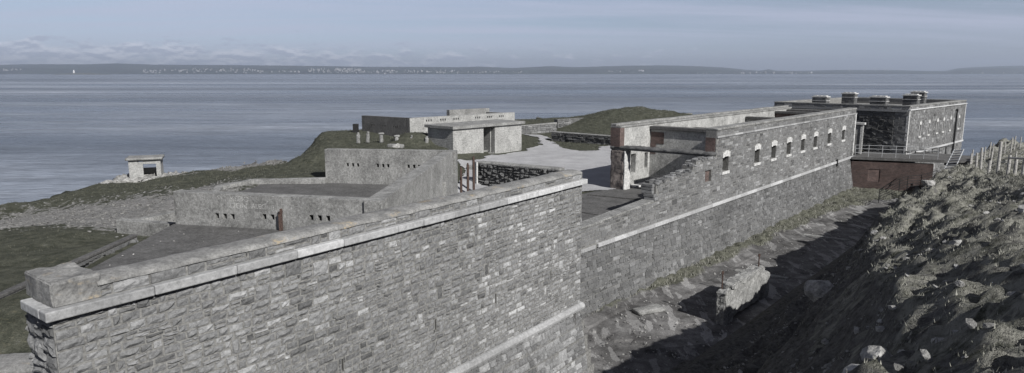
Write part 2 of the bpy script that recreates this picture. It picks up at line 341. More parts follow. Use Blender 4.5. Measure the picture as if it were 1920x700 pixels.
# ================= camera, light, sky =================
cam = bpy.data.cameras.new('camera'); co = bpy.data.objects.new('camera', cam); C.objects.link(co)
co.location = (0, 0, CAMH); co.rotation_euler = (math.pi/2-math.atan(213/1250), 0, 0)
cam.sensor_width = 36; cam.lens = 1250/1920*36; cam.clip_start = .1; cam.clip_end = 80000; S.camera = co
SAZ, SEL = R(142), R(35)
sd = Vector((math.sin(SAZ)*math.cos(SEL), math.cos(SAZ)*math.cos(SEL), math.sin(SEL)))
sl = bpy.data.lights.new('sun', 'SUN'); sl.energy = 5.0; sl.angle = R(.5); sl.color = (1, .98, .95)
so = bpy.data.objects.new('sun', sl); C.objects.link(so); so.rotation_euler = sd.to_track_quat('Z', 'Y').to_euler()
S.view_settings.view_transform = 'Standard'; S.view_settings.look = 'None'; S.view_settings.gamma = 1; S.view_settings.exposure = 0.18
def make_world():
    w = bpy.data.worlds.new('World'); S.world = w; w.use_nodes = True; n = w.node_tree.nodes; l = w.node_tree.links
    bg = n['Background']; sky = n.new('ShaderNodeTexSky'); sky.sky_type = 'NISHITA'; sky.sun_disc = False
    sky.sun_elevation = SEL; sky.sun_rotation = SAZ; sky.altitude = 50; sky.air_density = 1.; sky.dust_density = .8; sky.ozone_density = 1.5
    def mth(op, a, b=0., c=0.):
        x = n.new('ShaderNodeMath'); x.operation = op
        for i, v in enumerate((a, b, c)):
            if isinstance(v, (int, float)): x.inputs[i].default_value = v
            else: l.new(v, x.inputs[i])
        return x.outputs[0]
    def ramp(f, stops):
        r = n.new('ShaderNodeValToRGB'); l.new(f, r.inputs[0])
        while len(r.color_ramp.elements) < len(stops): r.color_ramp.elements.new(.5)
        for e, (p, c) in zip(r.color_ramp.elements, stops): e.position = p; e.color = (c, c, c, 1)
        return r.outputs[0]
    def mix(a, b, f, mode='MIX'):
        x = n.new('ShaderNodeMix'); x.data_type = 'RGBA'; x.blend_type = mode
        for v, i in ((f, 0), (a, 6), (b, 7)):
            if isinstance(v, (int, float)): x.inputs[i].default_value = v
            elif isinstance(v, tuple): x.inputs[i].default_value = (*v, 1)
            else: l.new(v, x.inputs[i])
        return x.outputs[2]
    tc = n.new('ShaderNodeTexCoord'); sp = n.new('ShaderNodeSeparateXYZ'); l.new(tc.outputs['Generated'], sp.inputs[0])
    x, y, z = sp.outputs
    az = mth('ARCTAN2', x, y); el = mth('ARCSINE', z)
    def vec(a, b, c=0.):
        cb = n.new('ShaderNodeCombineXYZ')
        for i, v in enumerate((a, b, c)):
            if isinstance(v, (int, float)): cb.inputs[i].default_value = v
            else: l.new(v, cb.inputs[i])
        return cb.outputs[0]
    def noise(v, sc, det=6, ro=.6, di=0.):
        t = n.new('ShaderNodeTexNoise'); t.inputs['Scale'].default_value = sc; t.inputs['Detail'].default_value = det
        t.inputs['Roughness'].default_value = ro; t.inputs['Distortion'].default_value = di; l.new(v, t.inputs['Vector']); return t.outputs['Fac']
    # tint the clear sky towards the muted lavender grey of the day, veil of thin high cloud
    hs = n.new('ShaderNodeHueSaturation'); hs.inputs['Saturation'].default_value = .62; l.new(sky.outputs[0], hs.inputs['Color'])
    c = mix(hs.outputs[0], (.85, .915, 1.13), 1., 'MULTIPLY')
    grad = ramp(mth('MULTIPLY', el, 1.), [(0., 1.25), (.05, 1.12), (.108, 1.02), (.15, .2), (1., .03)])
    c = mix(c, grad, 1., 'MULTIPLY')
    lowb = n.new('ShaderNodeValToRGB'); l.new(mth('MULTIPLY', el, 1.), lowb.inputs[0]); lowb.color_ramp.elements[0].color = (.93, .99, 1.17, 1); lowb.color_ramp.elements[1].color = (1, 1, 1, 1); lowb.color_ramp.elements[1].position = .09
    c = mix(c, lowb.outputs[0], 1., 'MULTIPLY')
    flat = vec(mth('DIVIDE', x, mth('ADD', z, .06)), mth('DIVIDE', y, mth('ADD', z, .06)))
    mp = n.new('ShaderNodeMapping'); mp.inputs['Rotation'].default_value = (0, 0, R(-28)); mp.inputs['Scale'].default_value = (.16, .75, 1); l.new(flat, mp.inputs['Vector'])
    ci = noise(mp.outputs[0], 1.1, 7, .62, .5)
    veil = mth('MULTIPLY', ramp(ci, [(.40, 0), (.62, 1)]), ramp(mth('MULTIPLY', el, 5.), [(.08, 0), (.3, 1)]))
    c = mix(c, (6.9, 7.3, 9.3), mth('MULTIPLY', veil, .62))
    # low bank of cumulus above the horizon, thickest to the left
    sh = noise(vec(mth('MULTIPLY', az, 17.), mth('MULTIPLY', el, 48.)), 1.6, 8, .62)
    fade = ramp(mth('ADD', mth('MULTIPLY', az, .75), .5), [(.0, 1.), (.22, .9), (.42, .62), (.66, .45), (.8, .0)])
    band = ramp(mth('MULTIPLY', el, 12.), [(.0, .75), (.30, 1.), (.42, .75), (.60, 0.)])
    dens = mth('SUBTRACT', mth('ADD', sh, mth('MULTIPLY', mth('MULTIPLY', band, fade), .34)), .66)
    dens = ramp(mth('MULTIPLY', dens, 9.), [(.0, 0.), (1., 1.)])
    sh2 = noise(vec(mth('MULTIPLY', az, 17.), mth('ADD', mth('MULTIPLY', el, 48.), -.2)), 1.6, 8, .62)
    lit = ramp(mth('ADD', mth('MULTIPLY', mth('SUBTRACT', sh, sh2), -4.), .5), [(.25, 0), (.75, 1)])
    cc = mix((5.3, 5.9, 7.6), (9.8, 10.2, 11.6), lit)
    c = mix(c, cc, mth('MULTIPLY', dens, .62))
    # darker towards the right-hand side of the sky is Nishita's own; only strength set here
    l.new(c, bg.inputs['Color']); bg.inputs['Strength'].default_value = .069
make_world()

# ================= ground =================
def P_hill(o, t):
    oc = np.interp(t, [-60, -30, -14, -9, -1, 7, 14, 30, 50], [16, 15.2, 14.0, 12.9, 10.9, 9.3, 8.9, 9.0, 9.2])
    zc = -3.15+.707*(oc-3.3)-.15-.95*np.exp(-((t-3.2)/3.4)**2)
    lo = np.interp(o, [5.0, 5.6, 6.1], [-3.25, -3.2, -2.85])
    u = np.clip((o-6.1)/(oc-6.1), 0, 1); lo = np.where(o > 6.1, -2.85+(zc+2.85)*(u**1.75), lo)
    up = zc+(np.minimum(o, 15.4)-oc)*np.interp(t, [-15, -2, 6], [.5, .47, .42])+np.interp(o, [15.4, 17, 24, 40, 80], [0, .6, 3, 7, 13])
    z = np.where(o < oc, lo, up)
    cap = np.maximum(4.0-.126*t, 1.0-.028*(t-24))
    cap = cap+np.clip(o-17, 0, None)*.2+np.clip((o-10.2)*.10, 0, .35)
    k = .35; d = np.clip((z-cap)/k, -30, 30)
    z = cap+k*(-np.log1p(np.exp(-d)))   # soft minimum
    z = np.where(t > 66, z-(t-66)*1.1, z)
    return z
def hill_z(o, t):
    o = np.asarray(o, float); t = np.asarray(t, float)
    z = P_hill(o, t)
    steep = np.clip(1-np.abs(o-8.)/4.5, 0, 1)
    a = t*.35+o*.1; b = o*1.0-t*.12
    rid = 1-np.abs(fbm(a*.8, b*.8, 3, 4))*2
    rm = np.clip((steep*1.0+.25), 0, 1)*np.clip((o-5.8)/1.2, 0, 1)
    z = z+rm*(rid-.5)*.6
    # strata ledges
    q = fbm(a*.5, b*1.6, 21, 3); z = z+rm*np.floor(q*5)/5*.45
    z = z+fbm(o*.55, t*.35, 9, 3)*.42*np.clip((o-6)/2, 0, 1)+fbm(o*2.1, t*1.5, 14, 3)*.2*np.clip((o-6)/1, 0, 1)+fbm(o*4.6, t*3.2, 61, 3)*.16*np.clip((o-7.5)/1, 0, 1)
    z = z+np.maximum(0, fbm(o*4.5, t*4.5, 44, 2)-.15)*.28*np.clip((o-6)/1, 0, 1)
    return z
def grid_obj(name, A, B, Z, mat, kind='structure', rocky=None, parent=None):
    nu, nv = A.shape
    V = np.stack([A, B, Z], -1).reshape(-1, 3)
    idx = np.arange(nu*nv).reshape(nu, nv)
    F = np.stack([idx[:-1, :-1], idx[1:, :-1], idx[1:, 1:], idx[:-1, 1:]], -1).reshape(-1, 4)
    me = bpy.data.meshes.new(name); me.vertices.add(len(V)); me.vertices.foreach_set('co', V.ravel().astype(np.float32))
    me.loops.add(F.size); me.loops.foreach_set('vertex_index', F.ravel().astype(np.int32))
    me.polygons.add(len(F)); me.polygons.foreach_set('loop_start', np.arange(0, F.size, 4, dtype=np.int32))
    me.polygons.foreach_set('loop_total', np.full(len(F), 4, np.int32)); me.update(calc_edges=True); me.validate()
    me.polygons.foreach_set('use_smooth', [True]*len(F))
    if rocky is not None:
        at = me.attributes.new('rocky', 'FLOAT', 'POINT'); at.data.foreach_set('value', rocky.ravel().astype(np.float32))
    me.materials.append(mat); o = bpy.data.objects.new(name, me); C.objects.link(o)
    if kind: o['kind'] = kind
    if me.polygons[0].normal.z < 0: me.flip_normals()
    return o
# hillside on the landward side of the ditch
oo = np.concatenate([np.arange(5.3, 16, .11), np.arange(16, 30, .4), np.arange(30, 81, 2.)])
tt = np.concatenate([np.arange(-60, -26, 1.5), np.arange(-26, 20, .12), np.arange(20, 50, .2), np.arange(50, 95, .6)])
OO, TT = np.meshgrid(oo, tt, indexing='ij')
Z = hill_z(OO, TT); X = O[0]+EO[0]*OO+ET[0]*TT; Y = O[1]+EO[1]*OO+ET[1]*TT
gz = np.gradient(Z, axis=0)/np.gradient(OO, axis=0); gt = np.gradient(Z, axis=1)/np.gradient(TT, axis=1)
slope = np.sqrt(gz**2+gt**2)
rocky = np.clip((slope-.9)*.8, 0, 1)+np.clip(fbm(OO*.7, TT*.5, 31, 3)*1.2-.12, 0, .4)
rocky = rocky+np.clip((np.interp(TT, [-30, -14, -9, -1, 7, 14, 30], [15.2, 14, 12.9, 10.9, 9.3, 8.9, 9])-.5-OO+fbm(OO*1.1, TT*.7, 33, 3)*1.2)*1.5, 0, 1)  # dark rock colour spread below the crest, painting the slope's shade
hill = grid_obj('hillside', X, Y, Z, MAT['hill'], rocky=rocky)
# ditch floor with turf along the scarp foot
oo = np.arange(-.3, 7.6, .1); tt = np.arange(-34, 50, .1); OO, TT = np.meshgrid(oo, tt, indexing='ij')
wid = np.interp(TT, [-34, -6, 0, 4, 8, 14, 20, 28, 36, 42], [.1, .15, .4, .7, 1.1, 1.4, 1.4, 1.9, 3.2, 6])+fbm(TT*.6, OO*0+2, 61, 3)*.5
gr = np.clip(.5+(wid-OO)*.9, 0, 1)
slab = (_h(np.floor((TT+OO*.25)/2.7), np.floor(OO/3.1+.3), 7)-.5)*.07
Z = -3.1+slab+fbm(OO*.8, TT*.8, 71, 3)*.006+gr*.14*np.clip(1+fbm(OO*2, TT*2, 72, 3)*2, 0, 2)
Z = Z+np.where((TT > 10.4) & (OO > 2.6+fbm(TT, OO, 5, 2)*.3), .0, 0)-np.where((TT < -1.2+fbm(OO*2, OO*0, 75, 2)*.5) & (OO > 1.), .10, 0)
Z = Z-np.where((TT < 1.8+fbm(OO*2, OO*0+3, 76, 2)*.6) & (OO > 1.), .07, 0)
X = O[0]+EO[0]*OO+ET[0]*TT; Y = O[1]+EO[1]*OO+ET[1]*TT
dfl = grid_obj('ditch_floor', X, Y, Z, MAT['ditch'], rocky=gr); dfl.data.polygons.foreach_set('use_smooth', [False]*len(dfl.data.polygons))
# land inside the fort and out to the cliff edge
CP = np.array([
 (2,45,0),(5,50,0),(0,50,0),(3,60,0),(8,75,0),(5,40,0),(10,60,0),(20,75,0),(6,68,0),(12,52,0),(18,60,0),(25,68,0),(-1,42,-.25),(-2.8,40,-.45),(1,36,-.3),(-2.5,46,0),(-2,52,0),(-3.6,53.4,0),(0,58,0),
 (-8.2,57.5,1.9),(-6.3,54.6,.9),(-5.4,51,.6),(-10.4,50,1.45),(-8,45,1.1),(-5,44,.6),(-13.6,50,1.45),(-14,61,.95),(-10,61,1.0),(-15.8,55,.95),(-17.5,54,-.05),(-19,53.5,-.9),(-15.3,60,1.2),(-16.5,65,1.3),(-12,56,1.15),
 (-14.4,45,.3),(-20,50,-.85),(-25.5,52,-1.45),(-20,57,-1.0),(-25,58,-1.5),(-29,59,-2.0),(-35,62,-3.3),(-35,58,-2.6),(-37,58,-3.3),(-38,54,-3.4),(-38.5,49,-3.2),(-32,52,-2.0),
 (-21.6,38,-.6),(-26,38,-1.3),(-24.6,32,-.35),(-17.2,25,1.0),(-18.5,24,.9),(-15.2,25,.75),(-13.5,17,1.25),(-15,14,1.1),(-13.5,21.5,1.15),(-16,29,.35),(-13.2,28,.7),(-15.5,36,.85),(-12,34,.0),(-8,30,0),(-11,28,0),(-6,35,0),(-9,36,0),(-14.5,40,.7),(-11,41,1.1),(-7,40,.9),(-3,44,.0),
 (-30,25,-.5),(-30,10,-.2),(-30,40,-1.6),(-15,0,0),(-18,8,.7),(-12.5,12,.4),(-8,5,.2),(-8,-4,0),(-30,-15,-1),
 (0,82,-.2),(2,90,.7),(11,92,.6),(0,100,-.3),(20,100,-.5),(-8,78,.4),(-12,74,.8),(35,80,-.2),(45,95,-1),(-2,66,.4),(-7,70,.9),(-5,64,.6),
 (3,30,-.3),(6,34,0),(10,40,0),(16,48,0),(22,55,0),(30,64,-.2),(38,72,-.5)], float)
COAST = np.array([(-70,-40),(-62,0),(-52,25),(-42,42),(-39.6,50),(-39.2,56),(-38.2,62),(-36,65),(-32,64.5),(-29,61.5),(-25,60.5),(-21,59.8),(-18.8,57.5),(-18.2,60),(-18.6,66),(-19,73),(-13,84),(-4,98),(6,108),(25,114),(50,112),(72,100),(85,86),(95,60)], float)
def inpoly(x, y, poly):
    r = np.zeros(x.shape, bool); n = len(poly)
    for i in range(n):
        x0, y0 = poly[i]; x1, y1 = poly[(i+1) % n]
        if y0 == y1: continue
        r ^= ((y0 > y) != (y1 > y)) & (x < (x1-x0)*(y-y0)/(y1-y0)+x0)
    return r
def coast_d(x, y):   # signed distance, positive on the sea side
    best = np.full(x.shape, 1e9); sg = np.zeros(x.shape)
    for a, b in zip(COAST, COAST[1:]):
        e = b-a; L2 = e@e; u = np.clip(((x-a[0])*e[0]+(y-a[1])*e[1])/L2, 0, 1)
        dx = x-a[0]-u*e[0]; dy = y-a[1]-u*e[1]; dd = np.hypot(dx, dy)
        cr = e[0]*dy-e[1]*dx
        m = dd < best; best = np.where(m, dd, best); sg = np.where(m, np.sign(cr), sg)
    return np.where(inpoly(x, y, [tuple(c) for c in COAST]+[(200, 0), (200, -200), (-70, -200)]), -best, best)
def ground_z(x, y, rough=True):
    x = np.asarray(x, float); y = np.asarray(y, float)
    num = np.zeros(x.shape); den = np.zeros(x.shape)
    for cx, cy, cz in CP:
        w = 1/((x-cx)**2+(y-cy)**2+.6)**1.7; num += w*cz; den += w
    z = num/den
    z = z+(2.25+fbm(x*.3, y*.3, 85, 3)*.8)*np.exp(-(((x-17.5)/9.2)**2+((y-86)/6.5)**2)**1.25)
    if rough:
        z = z+fbm(x*.35, y*.35, 81, 3)*.22*np.clip((-x-2)/8, 0, 1)+fbm(x*1.5, y*1.5, 82, 2)*.02
    if rough: z = z+fbm(x*1.1, y*1.1, 84, 3)*.16*np.clip(np.clip((-x-13.6)/3, 0, 1)*np.clip((y-24)/4, 0, 1)+np.clip((-x-4)/3, 0, 1)*np.clip((y-44)/3, 0, 1)*np.clip((53-y)/2+np.clip(-x-11, 0, 9), 0, 1)+np.exp(-((x-17.5)/8)**2-((y-86)/6)**2)*1.5, 0, 1)
    d = coast_d(x, y); drop = np.clip(d, 0, None)
    z = z-np.minimum(drop*1.25+np.clip(drop, 0, 1)*fbm(x*.7, y*.7, 83, 4)*2.2, 24)
    o, t = FR(x, y)
    return z
def axis(segs):
    a = []
    for p, q, s in segs: a.append(np.arange(p, q, s))
    return np.concatenate(a)
oo = -axis([(.2, 42, .42), (42, 75, .8), (75, 130, 3)])[::-1]; tt = axis([(-75, -20, 1.2), (-20, 70, .42), (70, 135, 1.1)])
OO, TT = np.meshgrid(oo, tt, indexing='ij'); X = O[0]+EO[0]*OO+ET[0]*TT; Y = O[1]+EO[1]*OO+ET[1]*TT
Z = ground_z(X, Y)
def blob(x, y, cx, cy, rx, ry): return np.clip(1.15-np.sqrt(((x-cx)/rx)**2+((y-cy)/ry)**2), 0, 1)
def west_rocky(X, Y):
    r = blob(X, Y, -19.5, 33.5, 8.5, 8)+blob(X, Y, -27, 41, 8, 4)*.6+blob(X, Y, -26, 36, 8, 5)*.9+blob(X, Y, -24.5, 59.5, 6, 2.2)*1.2+blob(X, Y, -34.5, 62, 4, 3)+blob(X, Y, -15.5, 29, 4, 4)
    return np.clip(r, 0, 1)
rocky = west_rocky(X, Y)+np.clip(coast_d(X, Y)*.6, 0, 1)+blob(X, Y, 15, 86, 9, 8)*.22+blob(X, Y, -16, 55, 4, 6)*.22
grid_obj('ground', X, Y, Z, MAT['ground'], rocky=rocky)
# strip of land outside the near wall's left end, meeting the ditch
xx = np.arange(-40, -6.7, .5); yy = np.arange(-40, 26, .5); X, Y = np.meshgrid(xx, yy, indexing='ij')
# gravel yard laid over the ground
YARD = [(-3.6, 33), (-3.5, 38.8), (-3.6, 47), (-4.2, 52.3), (-2.9, 53.6), (-1.4, 56), (1.2, 60.1), (2.7, 64), (2.9, 68), (2.6, 71), (1.0, 75), (3.2, 75), (4.0, 71.2), (4.2, 67), (4.8, 62), (6., 59.6), (7.9, 60.4), (8.2, 63), (10, 64.3), (14, 62), (20, 63), W(-6, 30), W(-6, 12), W(-6.9, 9.5), W(-6.4, 4), W(-5.9, -1), (-2, 27)]
xx = np.arange(-5, 24, .1); yy = np.arange(26, 78, .1); X, Y = np.meshgrid(xx, yy, indexing='ij')
wx = X+fbm(X*.8, Y*.8, 91, 5)*.7; wy = Y+fbm(X*.8, Y*.8, 92, 5)*.7
Zg = ground_z(X, Y)+.06; keep = inpoly(wx, wy, YARD)
ki = keep[:-1, :-1] & keep[1:, 1:]
idx = np.arange(X.size).reshape(X.shape); F = np.stack([idx[:-1, :-1], idx[1:, :-1], idx[1:, 1:], idx[:-1, 1:]], -1)[ki]
used, inv = np.unique(F, return_inverse=True); V = np.stack([X.ravel()[used], Y.ravel()[used], Zg.ravel()[used]], -1)
me = bpy.data.meshes.new('gravel_yard'); me.from_pydata(V.tolist(), [], inv.reshape(-1, 4).tolist()); me.materials.append(MAT['gravel'])
me.polygons.foreach_set('use_smooth', [True]*len(me.polygons))
yard = bpy.data.objects.new('gravel_yard', me); C.objects.link(yard); yard['kind'] = 'structure'
# ruined floor slab in front of the barracks and passage floor behind the near wall
mb = MB(); mb.prism([W(-6.2, -3), W(-.55, -3), W(-.55, 5.9), W(-.55, 12.6), W(-6.1, 12.6), W(-6.4, 9.8)], -.3, .05)
mb.prism([W(-5.9, 8.9), W(-.6, 9.9), W(-.6, 10.1), W(-5.9, 9.1)], .05, .13); mb.prism([W(-5.8, 4.6), W(-.6, 4.8), W(-.6, 4.95), W(-5.8, 4.75)], .05, .09)
mb.prism([W(-5.8, 1.6), W(-.6, 1.8), W(-.6, 1.9), W(-5.8, 1.7)], .05, .085)
tag(mb.build('concrete_floor', MAT['conc_dark'], uv=True), kind='structure')
mb = MB(); mb.prism([(-4.2, 21.8), (-1.5, 19.5), (2.0, 19.9), W(-.5, -1), W(-.5, 1), (-2.6, 35), (-3.6, 36.5), (-4.1, 24)], -1.2, -.42)
tag(mb.build('passage_floor', MAT['conc_dark'], uv=True), kind='structure')
# sea
mb = MB(); mb.add([(-25500, -2500, -22), (25500, -2500, -22), (25500, 23200, -22), (-25500, 23200, -22)], [[0, 1, 2, 3]])
m = M('estuary_water', .22, .5); m.b.inputs['IOR'].default_value = 1.33
st = m.noise(1, 6, m.pos((.0011, .006, 1), R(4)), rough=.7); s2 = m.noise(1, 5, m.pos((.02, .09, 1), R(-5)), rough=.65); s3 = m.noise(1, 4, m.pos((.16, .5, 1), R(8)), rough=.7)
s4 = m.noise(1, 5, m.pos((.00022, .0022, 1), R(-2)), rough=.6)
c = m.mix((.088, .108, .138), (.275, .30, .345), m.ramp(st, [(.38, 0), (.62, 1)])); c = m.mix(c, m.ramp(s2, [(.35, .7), (.65, 1.25)]), .8, 'MULTIPLY')
c = m.mix(c, m.ramp(s4, [(.40, (.62, .64, .66)), (.6, (1.42, 1.42, 1.42))]), .9, 'MULTIPLY')
c = m.mix(c, m.ramp(s3, [(.35, .72), (.65, 1.3)]), .8, 'MULTIPLY'); m.col(c)
m.l.new(m.ramp(st, [(.35, .12), (.65, .45)]), m.b.inputs['Roughness'])
m.bump(m.math('ADD', m.math('MULTIPLY', s3, 1.), m.math('MULTIPLY', s2, 2.2)), 1.1)
tag(mb.build('sea', m.m, base=(0, 0, -22)), kind='structure')
# far coast
def sky_profile(pts, Y, name, mat, depth, seed, base_y=15200.):
    px = np.arange(-450, 2380, 6); py = np.interp(px, [p for p, _ in pts], [q for _, q in pts])
    Xl = (px-960)/1250
    rows = []; n = 14
    A = []; B = []; Z_ = []
    for k in range(n+1):
        u = k/n; yy = base_y+(Y-base_y)*u
        top = CAMH+(137-py)/1250*Y
        z = -24+(top+24)*(1-(1-u)**1.6)*(1+.0*u)
        z = z*1.0+fbm(px*.02+k*.3, px*0+k*.7, seed, 4)*18*u*(1-u)*2
        A.append(Xl*yy); B.append(np.full_like(Xl, yy)); Z_.append(z)
    A.append(Xl*(Y+depth)); B.append(np.full_like(Xl, Y+depth)); Z_.append(np.full_like(Xl, -24.))
    return grid_obj(name, np.array(A), np.array(B), np.array(Z_), mat)
m = M('far_farmland', .95, .1); fl = m.vor(.0022, feat='F1', out='Color'); n = m.noise(.0016, 6, rough=.7)
c = m.mix((.02, .028, .028), (.07, .08, .07), m.ramp(n, [(.35, 0), (.65, 1)])); c = m.mix(c, fl, .12, 'MULTIPLY'); m.col(c)
back = [(-160, 123), (0, 122.5), (90, 121), (170, 121.5), (230, 119.5), (300, 122), (400, 122.5), (480, 123.2), (600, 124.3), (700, 126), (780, 126), (860, 126.5), (900, 125.5), (960, 128), (1000, 126.2), (1035, 124.5), (1060, 126), (1085, 126.5), (1130, 125), (1180, 123.6), (1230, 123.2), (1290, 124.2), (1350, 127), (1390, 131), (1420, 133), (1432, 130), (1450, 133), (1500, 133), (1560, 131.3), (1650, 131.5), (1740, 133.3), (1762, 133.2), (1780, 129), (1800, 127), (1860, 124.6), (1900, 123.6), (1950, 124), (2090, 124)]
sky_profile(back, 21500., 'distant_hills', m.m, 900, 3)
low = [(-160, 127), (0, 126), (60, 128), (130, 129), (200, 131), (260, 132), (330, 129.5), (420, 128.5), (520, 129.5), (600, 130.5), (760, 132), (900, 133), (1040, 131), (1120, 130.5), (1250, 130), (1330, 132), (1400, 134.2), (1500, 135), (1640, 134), (1760, 135), (1800, 130), (1860, 128), (1950, 127.5), (2090, 128)]
sky_profile(low, 16600., 'far_coast', m.m, 300, 8, 14900.)
rdm = random.Random(4); mb = MB()
for (p0, p1, num, yb, sp) in ((280, 350, 40, 133, 3), (350, 500, 70, 132, 4), (500, 570, 22, 134, 2), (585, 690, 110, 132.5, 4), (690, 860, 80, 134, 3), (860, 1010, 26, 135, 1.5), (1130, 1215, 14, 133, 2), (1298, 1345, 16, 137, .8), (1365, 1430, 16, 135.5, 1), (1440, 1530, 26, 136, 1), (1800, 1915, 12, 136, 1), (0, 60, 14, 131, 2)):
    for _ in range(num):
        px = rdm.uniform(p0, p1); Yd = rdm.uniform(14950, 15900); zc = CAMH+(137-(yb+rdm.uniform(-sp, sp)))/1250*Yd
        zc = max(zc, -16); X_ = (px-960)/1250*Yd
        mb.abox(X_, Yd-60, zc-26, zc+rdm.choice((1, 2, 4, 4, 8, 14 if num > 100 else 4)), rdm.choice((8, 10, 14, 18, 40)), 20, rdm.uniform(-.3, .3))
tag(mb.build('distant_town', plain('pale_town_walls', (.33, .33, .33), .9, .35, .01)), kind='stuff', label='pale specks of houses and tanks along the far shore', cat='town')
# low island with a lighthouse
A, B = np.meshgrid(np.linspace(-560, 560, 60), np.linspace(-160, 160, 16), indexing='ij')
Z = -26+34*np.clip(1-(A/560)**2-(B/160)**2, 0, 1)**.5*(.55+.45*np.clip(1-np.abs(A-(-60))/500, 0, 1))+fbm(A*.02, B*.02, 5, 3)*5
IX, IY = (166-960)/1250*12200, 12200
o = grid_obj('island', A+IX, B+IY, Z, plain('island_turf_and_cliff', (.10, .10, .08), .9, .4, .02)); 
lx, ly = (151-960)/1250*12200, 12190
lt = thing('lighthouse', lx, ly, 2, 'tiny white lighthouse on the low island far off at left', 'lighthouse')
mb = MB(); mb.tube((lx, ly, 0), (lx, ly, 52), 15, 10, 12); mb.build('tower', plain('white_render', (.85, .85, .84), .8, .05, .1), lt)
mb = MB(); mb.tube((lx, ly, 52), (lx, ly, 60), 7, 7, 10); mb.tube((lx, ly, 60), (lx, ly, 66), 8, 1, 10); mb.build('lantern', MAT['galv'], lt)
wt0 = None
for i, px in enumerate((1612, 1632, 1649, 1655, 1583)):
    Yd = 16200; X_ = (px-960)/1250*Yd
    if wt0 is None:
        wt0 = thing('wind_turbine', X_, Yd, 20, 'tiny pale wind turbine on the far shore at right', 'wind turbine', 'wind turbines on the far shore')
        mb = MB(); mb.tube((X_, Yd, 10), (X_, Yd, 100), 5, 3); mb.build('tower', MAT['white'], wt0)
        mb = MB()
        for k in range(3):
            a = k*2*math.pi/3+.4; mb.tube((X_, Yd-6, 100), (X_+math.sin(a)*46, Yd-6, 100+math.cos(a)*46), 3, 1, 5)
        mb.build('rotor', MAT['white'], wt0)
    else: dup(wt0, (X_, Yd, 20))
# air
mb = MB(); mb.prism([(-26000, -2600), (26000, -2600), (26000, 23400), (-26000, 23400)], -27, 420)
hz = bpy.data.materials.new('sea_air'); hz.use_nodes = True; hn = hz.node_tree.nodes; hn.remove(hn['Principled BSDF'])
pv = hn.new('ShaderNodeVolumePrincipled'); pv.inputs['Color'].default_value = (.72, .82, 1, 1); pv.inputs['Density'].default_value = 5.2e-5; pv.inputs['Anisotropy'].default_value = .2
hz.node_tree.links.new(pv.outputs[0], hn['Material Output'].inputs['Volume'])
tag(mb.build('haze', hz), kind='stuff')
#@@STRUCTURES
# ================= near rampart wall =================
ND = (.598, .801); NN = (.801, -.598); NA = (-6.36+ND[0]*.12-NN[0]*.13, 8.65+ND[1]*.12-NN[1]*.13); NL = 14.3
def nb(z): return max(0, -.3-z)*.17
r = thing('rampart_wall', NA[0]+ND[0]*7, NA[1]+ND[1]*7, -3, 'tall grey rubble stone rampart with pale cornice crossing the foreground', 'rampart')
slits = [(4.90, 4.95, 1.0, 1.27), (7.65, 7.70, 1.0, 1.27), (9.95, 10.0, 1.0, 1.27), (12.58, 12.63, .98, 1.27), (2.3, 2.35, .98, 1.25)]
mb = MB(); body(mb, NA, ND, NN, 0, NL, -.31, 3.62, 1.0, holes=[h+(.35,) for h in slits])
body(mb, NA, ND, NN, .62, NL, 3.622, 3.99, .62)
mb.prism([(NA[0]+NN[0]*0+ND[0]*a+NN[0]*b, NA[1]+ND[1]*a+NN[1]*b) for a, b in ((0, 0), (NL, 0), (NL, -1.), (0, -1.))], -3.4, -.312)
mb.box(NA, ND, -.0, NL-.003, NN, -.9, .0, -.32, -.3)
for k in range(6):    # battered foot
    z0 = -.3-k*.5; z1 = z0-.5
    q = [(NA[0]+ND[0]*a+NN[0]*b, NA[1]+ND[1]*a+NN[1]*b) for a, b in ((0, -.5), (NL+nb((z0+z1)/2), -.5), (NL+nb((z0+z1)/2), nb((z0+z1)/2)-.03), (0, nb((z0+z1)/2)-.03))]
    mb.prism(q, z1, z0-.001)
mb.build('wall_core', MAT['mortar'], r)
mb = MB()
stones(mb, NA, ND, NN, .0, NL, -.2, 3.6, g=.07, holes=slits, relief=(.008, .05), fine=True, seed=3, sizes=((2, 5), (1, 3)), joint=.007)
stones(mb, NA, ND, NN, .62, NL, 3.77, 3.97, g=.1, relief=(.008, .04), fine=True, seed=8, sizes=((2, 6), (1, 2)), joint=.008)
# quoined return at the left end
ED = (-NN[0], -NN[1]); EN = (-ND[0], -ND[1])
stones(mb, NA, ED, EN, .0, 1.0, 0.2, 3.6, g=.14, relief=(.03, .09), fine=True, seed=5, sizes=((2, 4), (1, 2)))
mb.build('stone_facing', MAT['near'], r, tonea=True)
mb = MB()
stones(mb, NA, ND, NN, .0, NL, -3.2, -.43, g=.09, batter=nb, relief=(.008, .045), fine=True, seed=13, sizes=((2, 5), (1, 3)), joint=.008)
FD = (-NN[0], -NN[1]); FP = (NA[0]+ND[0]*NL, NA[1]+ND[1]*NL)
stones(mb, FP, FD, ND, -.0, 1.0, -.2, 3.6, g=.12, relief=(.01, .04), seed=6)
mb.build('battered_facing', MAT['near'], r, tonea=True)
mb = MB(); a = -.12; rd = random.Random(2)
while a < NL+.1:
    b = min(a+rd.uniform(.75, 1.5), NL+.14)
    mb.box(NA, ND, a+.004, b-.004, NN, -.12, .13+rd.uniform(-.006, .006), 3.625, 3.775+rd.uniform(-.005, .005), rd.uniform(.25, .95)); a = b
mb.box(NA, ED, .11, .80, EN, -.1, .12, 3.627, 3.77, .6)
mb.build('cornice', MAT['cornice'], r, tonea=True, bevel=.018)
mb = MB(); a = 0.
